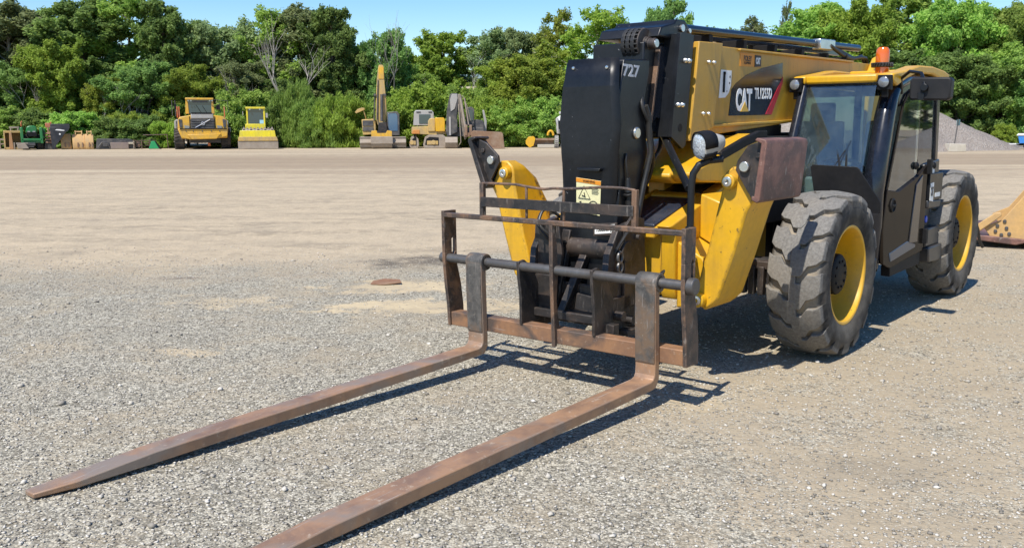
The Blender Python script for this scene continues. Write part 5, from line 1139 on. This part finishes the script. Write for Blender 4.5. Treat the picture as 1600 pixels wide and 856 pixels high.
f.tb([(156,229,-.2),(162,221,-.2),(170,221,-.2),(173,230,-.2)],.06); f.bx(163,222,170,227,-.25,-.1); f.bx(188,218.8,197,220.4,-.12,-.1); f.each('bracket', M['steel'], bevel=.01)
f = Far('steel_rack', 238, 'thin empty steel rack of rails and posts beside the dump truck', 'rack', GM)
f.tb([(226,210,0),(262,209.5,0)],.04); f.tb([(261,210,0),(262,231,0)],.04); f.tb([(226,210,.6),(262,209.5,.6)],.03)
for x in (212,222.5,234): f.bx(x,217,x+1.6,231.3,-.2,.1)
for y in (218.5,222,226): f.tb([(211,y,0),(245,y,0)],.03)
f.bx(215,219,221,229,0,.05); f.done('frame', M['rust_edge'], bevel=.005)
f = Far('plow_wedge', 248, 'bright green wedge shaped plow piece in front of the steel rack', 'plow', GM, 79.)
f.pr([(240.5,230.6),(245,219),(249.5,219),(255.5,230.6)],-.6,.0); f.done('wedge', plain('bright_green_paint',(.02,.30,.10),.5), bevel=.02)
f.pr([(249.5,219.5),(252,219.5),(259,231),(256,231)],-.3,.2); f.bx(244.5,215,246.5,219.5,-.3,-.1); f.done('brace', M['black_matt'], bevel=.01)

# building behind the trees
bd = empty('warehouse', (-15.,96.2,0)); tag(bd, 'long pale warehouse with grey green roof glimpsed between the trees', 'building')
mb = MB(); mb.box((-11,0,0),(11.5,12,5.4)); mb.build('wall', paint('cream_cladding',(.42,.38,.30),.8,dirt_amt=.2), bd, bevel=0)
mb = MB(); mb.prism([(-.6,5.45),(6,7.3),(12.6,5.45),(12.6,5.65),(6,7.5),(-.6,5.65)],'u',-11.4,11.9); mb.build('roof', plain('grey_green_roof',(.24,.33,.31),.6), bd, bevel=0)
mb = MB(); mb.box((-11.4,-.7,5.35),(11.9,-.6,5.85)); mb.build('eave', paint('pale_eave',(.62,.52,.40),.7,dirt_amt=.2), bd, bevel=0)
for k in range(4):
    mb = MB(); mb.box((-9.5+5.4*k,-.06,0),(-6.5+5.4*k,.02,3.6)); mb.build('door', plain('dark_bay_door',(.06,.08,.08),.5), bd, bevel=0)
# ------------------------------------------------------------------ trees and bushes
def leaf_mat(name, c0, c1, c2, tr=.55):
    m, nt, b = newmat(name); geo = nt.new('ShaderNodeNewGeometry'); c = nt.coord(); oi = nt.new('ShaderNodeObjectInfo')
    n1 = nt.noise(c, .55, 3, .6)
    col = nt.mix(geo.outputs['Random Per Island'], c0, c1)
    col = nt.mix(nt.math('MULTIPLY', nt.ramp(n1, [(.45, 0), (.68, 1)]), .65), col, c2)
    hs = nt.new('ShaderNodeHueSaturation'); nt.link(nt.math('ADD', nt.math('MULTIPLY', oi.outputs['Random'], .03), .485), hs.inputs['Hue']); nt.link(nt.math('ADD', nt.math('MULTIPLY', oi.outputs['Random'], .5), .75), hs.inputs['Value']); nt.link(col, hs.inputs['Color'])
    nt.n.remove(b); d = nt.new('ShaderNodeBsdfDiffuse'); t = nt.new('ShaderNodeBsdfTranslucent'); g = nt.new('ShaderNodeBsdfGlossy'); g.inputs['Roughness'].default_value = .6; g.inputs[0].default_value = (.8,.85,.8,1)
    nt.link(hs.outputs[0], d.inputs[0]); nt.link(hs.outputs[0], t.inputs[0])
    x = nt.new('ShaderNodeMixShader'); x.inputs[0].default_value = tr; nt.link(d.outputs[0], x.inputs[1]); nt.link(t.outputs[0], x.inputs[2])
    y = nt.new('ShaderNodeMixShader'); y.inputs[0].default_value = .012; nt.link(x.outputs[0], y.inputs[1]); nt.link(g.outputs[0], y.inputs[2])
    nt.link(y.outputs[0], nt.n['Material Output'].inputs[0]); return m
LM = {'dark': leaf_mat('dark_leaves',(0.169,0.281,0.072),(0.312,0.455,0.118),(0.122,0.215,0.066)),
      'mid': leaf_mat('mid_green_leaves',(0.258,0.415,0.078),(0.446,0.600,0.125),(0.180,0.306,0.072)),
      'bright': leaf_mat('bright_leaves',(0.258,0.386,0.055),(0.418,0.558,0.086),(0.196,0.315,0.055)),
      'grey': leaf_mat('grey_green_leaves',(0.222,0.288,0.116),(0.355,0.423,0.172),(0.142,0.200,0.082)),
      'yellow': leaf_mat('yellow_green_leaves',(.26,.34,.05),(.40,.45,.07),(.19,.27,.05)),
      'willow': leaf_mat('willow_leaves',(0.231,0.360,0.068),(0.373,0.521,0.113),(0.142,0.251,0.052))}
bark = paint('grey_brown_bark',(.12,.10,.08),.9,dirt_amt=.2,scale=2); bark_pale = paint('pale_bark',(.34,.31,.27),.85,dirt_amt=.2,scale=2)
def grow_tree(name, W, H, base, kind, seed, r, wood, dens=1., leaf=.12, droop=False, limbs=26, fork=.35, airy=0.):
    """limbs leave the trunk, twigs leave the limbs, leaf sprays sit along the twigs"""
    rng = np.random.default_rng(seed); rd = random.Random(seed); mb = MB(); sprays = []
    stems = 1 if H > 5 and W < 3.1 else (2 if H > 5 else 5)
    axes = []
    for s in range(stems):
        lx, ly = (rd.uniform(-.5,.5), rd.uniform(-.4,.4)) if stems > 1 else (rd.uniform(-.12,.12), 0)
        n = 8; top = H*rd.uniform(.86,.97)
        pts = [Vector((lx*W*t**1.3 + rd.uniform(-.10,.10)*t, ly*W*t**1.3 + rd.uniform(-.10,.10)*t, -.1 + top*t)) for t in [k/(n-1) for k in range(n)]]
        mb.tube(pts, [r*(1-.88*k/(n-1))/stems**.4 + .012 for k in range(n)], 6); axes.append(pts)
    def axp(pts, t):
        x = max(0, min(.999, t))*(len(pts)-1); k = int(x); return pts[k].lerp(pts[k+1], x-k)
    for q in range(limbs):
        pts = axes[q % stems]; f = (q+rd.random())/limbs; z = base + (H*.93-base)*f
        p0 = axp(pts, max(.03, (z-.9*(1-f))/H)); a = q*2.4 + rd.uniform(-.6,.6)
        env = W*(math.sin(math.pi*min(1, .20 + .76*f)))**.7*rd.uniform(.62,1.08)
        rise = rd.uniform(.10,.60) + .65*f if not droop else rd.uniform(.1,.6)
        d = Vector((math.cos(a), math.sin(a), rise)); p1 = p0 + d*env*.55 + Vector((0,0,.12)); p2 = p0 + Vector((d.x,d.y,0))*env + Vector((0,0,env*rise*.9 - (.6*env if droop else 0)))
        rr_ = r*.30*(1-.6*f); mb.tube([p0,p1,p2],[rr_,rr_*.6,.012],5)
        nt_ = 5 + int(3*env)
        for k in range(nt_):
            t = .28 + .72*(k+rd.random())/nt_; b0 = p0.lerp(p1, t*2) if t < .5 else p1.lerp(p2, t*2-1)
            L_ = rd.uniform(.35,1.)*min(1.3, .35+env*.42)
            e = b0 + Vector((d.x*.45+rd.uniform(-1,1), d.y*.45+rd.uniform(-1,1), rd.uniform(-.25,.85) if not droop else rd.uniform(-1.2,.2))).normalized()*L_
            if e.z < .1: e.z = .1
            mb.tube([b0,e],[.016,.007],3)
            if rd.random() < airy: continue
            for u_ in (.45,.8,1.05): sprays.append((*b0.lerp(e,u_), rd.uniform(.20,.44)*(1.15 if W > 3 else 1)))
    for pts in axes:
        for t in (.9,.96,1.): sprays.append((*axp(pts,t), .3))
    quads = []
    for bx, by, bz, s in sprays:
        n = int(44*dens*(s/.32)**1.6*rng.uniform(.6,1.3)) + 3
        v = rng.normal(size=(n,3)); v /= np.linalg.norm(v,axis=1)[:,None]
        c = np.array([bx,by,bz]) + v*(rng.random(n)**.5)[:,None]*np.array([s,s,s*(.92 if not droop else 1.3)]) + rng.normal(size=(n,3))*.05
        nrm = v*.45 + np.array([0,0,.55]) + rng.normal(size=(n,3))*.62; nrm /= np.linalg.norm(nrm,axis=1)[:,None]
        t = np.cross(nrm, rng.normal(size=(n,3)))
        if droop: t = np.array([0,0,-1.]) + rng.normal(size=(n,3))*.4
        t /= np.linalg.norm(t,axis=1)[:,None]; b = np.cross(nrm,t); b /= np.linalg.norm(b,axis=1)[:,None]+1e-9
        sz = leaf*rng.uniform(.5,1.3,n)[:,None]; wd = (.28 if droop else .6); ln = 1.4 if droop else 1.
        quads.append(np.stack([c - t*sz*ln, c + b*sz*wd + nrm*sz*.15, c + t*sz*ln, c - b*sz*wd + nrm*sz*.15], 1))
    Q = np.concatenate(quads); Q = Q[Q[:,:,2].min(axis=1) > -.05]
    n = len(Q); me = bpy.data.meshes.new(name); me.vertices.add(n*4); me.vertices.foreach_set('co', Q.reshape(-1)); me.loops.add(n*4)
    me.loops.foreach_set('vertex_index', np.arange(n*4,dtype=np.int32)); me.polygons.add(n); me.polygons.foreach_set('loop_start', np.arange(0,n*4,4,dtype=np.int32)); me.update(); me.validate()
    me.materials.append(LM[kind])
    o = mb.build('trunk', wood, bevel=0, flip=False); wm = o.data; bpy.data.objects.remove(o)
    return me, wm
PROTO = {}
def proto(kind, shape, var):
    k = (kind, shape, var)
    if k not in PROTO:
        sd = sum(ord(ch) for ch in kind+shape)*7 + var*101
        W, H, base, r, kw = {'tall': (2.7,11.5,1.4,.19,dict(limbs=34,dens=1.15)), 'round': (3.4,9.0,1.0,.20,dict(limbs=40,dens=1.15)), 'wispy': (2.5,11.5,2.4,.15,dict(limbs=30,dens=.55,airy=.35)),
            'bush': (2.3,3.6,.0,.07,dict(limbs=34,dens=1.25,leaf=.105)), 'willow': (2.2,4.8,.2,.08,dict(limbs=44,dens=1.15,leaf=.115,droop=True))}[shape]
        PROTO[k] = (*grow_tree('crown', W, H, base, kind, sd, r, bark_pale if shape == 'wispy' or kind == 'grey' else bark, **kw), W, H)
    return PROTO[k]
def plant(px, top, hw, Y, kind, shape, var, label, bush=False):
    """a tree of the given silhouette height and half width standing Y metres away"""
    me, wm, W, H = proto(kind, shape, var); k = 1434/Y; h = 1.79 + (198-top)/k
    e = empty('bush' if bush else 'tree', ((px-800)/k, Y, 0), random.Random(px*3+top).uniform(0,6.28))
    sxy = hw/k/W*1.08; sz = h/H; e.scale = (sxy, sxy, sz)
    c = bpy.data.objects.new('crown', me); COL.objects.link(c); c.parent = e
    t = bpy.data.objects.new('trunk', wm); COL.objects.link(t); t.parent = e
    tag(e, label, 'bush' if bush else 'tree', 'bushes along the edge of the yard' if bush else 'trees behind the yard')
TREES = [
 (-30,-2,75,98,'dark','tall',0,'dark tree cut by the left edge of the view'),
 (35,-4,70,95,'grey','tall',0,'tall grey green tree above the box bucket at the far left'),
 (98,8,48,99,'mid','tall',1,'narrow mid green tree behind the green tractor, just lower than its neighbours'),
 (152,-6,72,94,'dark','tall',1,'tall dark green tree rising above the yellow digging buckets'),
 (222,-14,66,96,'mid','tall',0,'very tall green tree above the black snow pusher'),
 (272,-10,46,93,'dark','tall',2,'tall dark tree left of the dump truck, crown reaching the sky'),
 (342,32,66,97,'grey','round',0,'broad round grey green tree behind the dump truck'),
 (402,46,52,99,'grey','round',1,'lower grey green tree behind the soil compactor'),
 (440,-6,52,95,'mid','wispy',0,'tall loose tree with pale branches right of the compactor'),
 (487,-10,60,97,'grey','tall',1,'tall grey green tree behind the bare pale branches'),
 (528,-2,42,93,'dark','tall',0,'tall narrow dark tree at the left edge of the open sky'),
 (560,62,42,95,'dark','round',0,'low dark round tree left of the raised tan boom'),
 (612,50,40,93,'dark','round',1,'dark ivy covered tree directly behind the raised tan boom'),
 (640,60,24,108,'yellow','tall',0,'slim yellowing tree right of the raised tan boom'),
 (697,38,48,97,'bright','tall',0,'bright green tree standing alone against the sky above the bulldozer'),
 (762,46,44,97,'grey','wispy',0,'grey thin leaved tree above the weathered grey excavator'),
 (805,44,46,98,'grey','round',0,'grey green round tree between the excavator and the black boom nose'),
 (852,58,50,91,'yellow','wispy',0,'loose yellow green tree left of the black boom nose'),
 (872,8,36,97,'yellow','wispy',1,'tall wispy yellow green tree beside the boom nose'),
 (930,-8,58,93,'bright','wispy',0,'tall feathery light green tree behind the boom nose'),
 (985,30,52,98,'yellow','tall',1,'yellow green tree behind the hose roller'),
 (1032,6,40,118,'dark','round',0,'dark rounded tree far behind the hose roller'),
 (1085,48,46,96,'mid','round',0,'mid green tree hidden behind the boom collar'),
 (1142,38,44,110,'mid','tall',1,'small distant tree above the boom, left of the thin sapling'),
 (1168,12,34,104,'grey','wispy',1,'sparse tree above the middle of the boom'),
 (1216,2,12,100,'grey','wispy',0,'very thin sapling against the sky above the boom'),
 (1222,60,46,98,'mid','round',0,'low round tree behind the boom and cab roof'),
 (1268,-4,62,94,'mid','tall',1,'tall green tree above the cab roof, left of the beacon'),
 (1330,18,56,92,'bright','round',0,'light green round tree behind the amber beacon'),
 (1398,-10,66,95,'mid','tall',0,'very tall green tree above the cab mirror'),
 (1462,4,60,90,'mid','round',1,'bright full tree right of the cab mirror'),
 (1520,2,66,93,'mid','tall',1,'tall tree above the sign post'),
 (1572,10,58,89,'mid','round',0,'full green tree above the dark gravel pile'),
 (1628,2,62,92,'dark','tall',0,'dark tree cut by the right edge of the view'),
 # lower, nearer trees
 (104,72,46,88,'bright','round',0,'bright green lower tree right behind the green tractor'),
 (180,112,34,87,'yellow','round',0,'small tree with yellow sprays above the snow pusher'),
 (20,96,52,89,'dark','round',1,'dark low tree behind the box bucket'),
 (232,96,50,88,'dark','round',0,'dark low tree behind the steel rack'),
 (300,104,46,88,'bright','round',1,'bright low tree just left of and behind the dump truck'),
 (384,96,48,90,'grey','round',1,'grey green low tree between dump truck and compactor'),
 (455,124,40,90,'dark','round',1,'dark low tree behind the willow like bush'),
(668,104,24,92,'mid','wispy',1,'mid green low tree behind the bulldozer'),
 (775,98,38,89,'yellow','round',0,'yellow green low tree right of the folded arm'),
 (832,92,56,87,'yellow','round',1,'broad yellow green low tree left of the boom nose'),
 (905,96,50,88,'mid','round',0,'mid green low tree hidden behind the boom nose'),
 (1000,100,56,90,'mid','round',1,'mid green low tree behind the hose roller and boom nose'),
 (1110,110,60,90,'dark','round',0,'dark low tree behind the boom'),
 (1400,84,62,87,'dark','round',1,'dark low tree seen through the cab glass'),
 (1490,84,58,84,'dark','round',0,'shady dark low tree right above the tall gravel pile'),
 (1552,72,52,85,'mid','round',1,'rounded green tree above the dark gravel pile and trailer'),
 (1605,86,46,83,'dark','round',1,'dark low tree behind the blue trailer'),
]
TREES += [(1760,0,90,90,'mid','tall',1,'tall tree outside the right edge of the view, mirrored in the cab door glass'),
 (1900,20,90,92,'dark','round',0,'dark round tree right of the view, mirrored in the cab door glass'),
 (2050,0,95,90,'mid','tall',0,'second tall tree right of the view, mirrored in the cab glass'),
 (2200,24,95,92,'mid','round',1,'green round tree far right of the view, mirrored in the cab glass'),
 (2360,6,95,90,'dark','tall',1,'dark tall tree far right of the view, mirrored in the cab glass'),
 (2520,20,95,92,'mid','round',0,'round tree mirrored low in the cab door glass'),
 (2700,4,95,90,'mid','tall',1,'last tall tree of the row beyond the right edge')]
TREES += [(-150,4,90,96,'mid','tall',0,'tall tree continuing the wood just beyond the left edge'),
 (-300,20,95,94,'dark','round',1,'round dark tree continuing the wood further beyond the left edge'),
 (-470,0,95,98,'mid','tall',1,'last tall tree of the wood far beyond the left edge')]
for q in TREES: plant(*q)
BUSHES = [
 (12,176,40,84,'mid','bush',0,'leafy bush behind the box bucket at the left edge'),
 (70,178,40,85,'dark','bush',1,'dark bush behind the green tractor'),
 (128,178,38,83.5,'mid','bush',1,'green bush rising behind the yellow digging buckets'),
 (178,186,36,83.5,'dark','bush',0,'low bush behind the left end of the snow pusher'),
 (205,180,30,85,'yellow','bush',0,'yellow tipped bush behind the snow pusher'),
 (228,186,32,83.5,'dark','bush',1,'dark grassy bush behind the steel rack'),
 (264,192,18,82.5,'bright','bush',0,'bright narrow bush touching the left side of the dump truck'),
 (366,178,26,84,'mid','bush',1,'bush squeezed between dump truck and compactor'),
 (395,150,40,87,'mid','bush',0,'tall bush behind the cab of the compactor'),
 (436,168,26,84,'dark','bush',0,'dark bush right of the compactor'),
 (472,122,34,84,'willow','willow',0,'tall drooping willow like bush right of the compactor'),
 (496,150,34,82.5,'willow','willow',1,'smaller drooping bush in front of the tall willow like one'),
 (537,144,40,83.5,'bright','willow',0,'full bright bush just left of the tan excavator'),
 (590,168,36,85,'mid','bush',0,'green bush behind the tan excavator'),
 (640,150,36,86,'bright','bush',1,'bright bush between the tan excavator and the bulldozer'),
 (676,138,42,86.5,'bright','bush',0,'high bright bush behind the bulldozer cab'),
 (724,146,40,86,'mid','bush',1,'green bush behind the folded excavator arm'),
 (772,158,36,84,'bright','bush',1,'bright bush right of the grey excavator'),
 (806,172,38,83,'mid','bush',0,'dense green bush left of the low yellow blade'),
 (850,160,40,84,'mid','bush',1,'dense green bush behind the low yellow blade'),
 (905,170,44,84,'mid','bush',0,'bush hidden behind the black boom nose'),
 (985,166,50,85,'dark','bush',1,'dark bush behind the boom nose and lug'),
 (1060,170,50,85,'mid','bush',0,'bush behind the headlight post'),
 (1420,170,46,84,'dark','bush',1,'dark bush behind the cab'),
 (1562,200,14,80,'yellow','bush',0,'small yellow green bush left of the blue trailer'),
 (1600,186,36,84,'dark','bush',0,'dark bush behind the blue trailer'),
]
for q in BUSHES: plant(*q, bush=True)
# bare pale tree in front of the grey green one
def bare(name, px, base_px, top, Y, label, seed, spread=1., r=.13):
    rng = random.Random(seed); k = 1434/Y; H = 1.79 + (198-top)/k; mb = MB()
    def grow(p, d, l, r_, dep):
        pts = [p]; q = p
        for i in range(3):
            d = (d + Vector((rng.uniform(-.16,.16),rng.uniform(-.16,.16),rng.uniform(-.04,.10)))).normalized(); q = q + d*l/3; pts.append(q)
        mb.tube(pts, [r_, r_*.85, r_*.7, r_*.55], 5)
        if dep == 0: return
        for _ in range(3 if dep > 1 else 2):
            nd = (d + Vector((rng.uniform(-.6,.6)*spread, rng.uniform(-.4,.4), rng.uniform(-.05,.3)))).normalized()
            grow(pts[rng.choice((2,3))], nd, l*rng.uniform(.6,.8), r_*.55, dep-1)
    grow(Vector((0,0,-.1)), Vector((0,0,1)), H*.36, r, 4)
    e = empty(name, ((px-800)/k, Y, 0)); mb.build('trunk', bark_pale, e, bevel=0); tag(e, label, 'tree'); return e
bare('bare_tree', 470, 470, 18, 88.5, 'leafless pale grey tree above the willow like bush', 4, 1.15, .15)
bare('bare_tree', 612, 612, 20, 93, 'dead bare treetop poking above the dark ivy covered tree', 9, .7, .10)
bare('bare_tree', 166, 166, 110, 86.5, 'dead pale trunk among the dark trees above the digging buckets', 15, .9, .09)

bare('bare_tree', 62, 62, 92, 86.5, 'tangle of bare pale branches in front of the dark trees above the green tractor', 21, 1.2, .07)
bare('bare_tree', 205, 205, 128, 85.6, 'small leafless pale tree leaning above the snow pusher', 33, 1.3, .06)
bare('bare_tree', 368, 368, 84, 88, 'thin bare branches standing between dump truck and compactor', 41, 1.1, .07)
bare('bare_tree', 742, 742, 70, 90, 'thin bare tree behind the weathered grey excavator', 52, 1., .07)
bare('bare_tree', 858, 858, 150, 83.2, 'low bare twigs in front of the bush behind the yellow blade', 64, 1.3, .05)

# ------------------------------------------------------------------ light, sky, camera
w = bpy.data.worlds.new('World'); scene.world = w; w.use_nodes = True; nt = w.node_tree
sky = nt.nodes.new('ShaderNodeTexSky'); sky.sky_type = 'NISHITA'; sky.sun_disc = False
sky.sun_elevation = math.asin(SUN.z); sky.sun_rotation = math.atan2(SUN.x, SUN.y); sky.air_density = 1.0; sky.dust_density = .3; sky.ozone_density = 2.2; sky.altitude = 200
bg = nt.nodes['Background']; hs = nt.nodes.new('ShaderNodeHueSaturation'); hs.inputs['Saturation'].default_value = 1.38; hs.inputs['Hue'].default_value = .506; nt.links.new(sky.outputs[0], hs.inputs['Color']); nt.links.new(hs.outputs[0], bg.inputs[0]); bg.inputs[1].default_value = .125
sl = bpy.data.lights.new('sun', 'SUN'); sl.energy = 4.6; sl.angle = R(.5); sl.color = (1, .95, .87)
so = bpy.data.objects.new('sun', sl); COL.objects.link(so); so.rotation_euler = SUN.to_track_quat('Z', 'Y').to_euler(); so.location = (0,0,30)
cd = bpy.data.cameras.new('camera'); cam = bpy.data.objects.new('camera', cd); COL.objects.link(cam)
cd.sensor_width = 36; cd.lens = 1434.15/1600*36; cd.clip_end = 2000
cam.location = (0, 0, 1.7865); cam.rotation_mode = 'XYZ'
cam.matrix_world = Matrix.Translation((0,0,1.7865)) @ Matrix.Rotation(math.pi/2 - .15882, 4, 'X') @ Matrix.Rotation(-.0034, 4, 'Z')
scene.camera = cam
scene.view_settings.view_transform = 'Standard'; scene.view_settings.look = 'None'; scene.view_settings.gamma = 1; scene.view_settings.exposure = .45
scene.render.engine = 'CYCLES'; scene.cycles.use_denoising = True; scene.cycles.max_bounces = 8; scene.cycles.transparent_max_bounces = 12
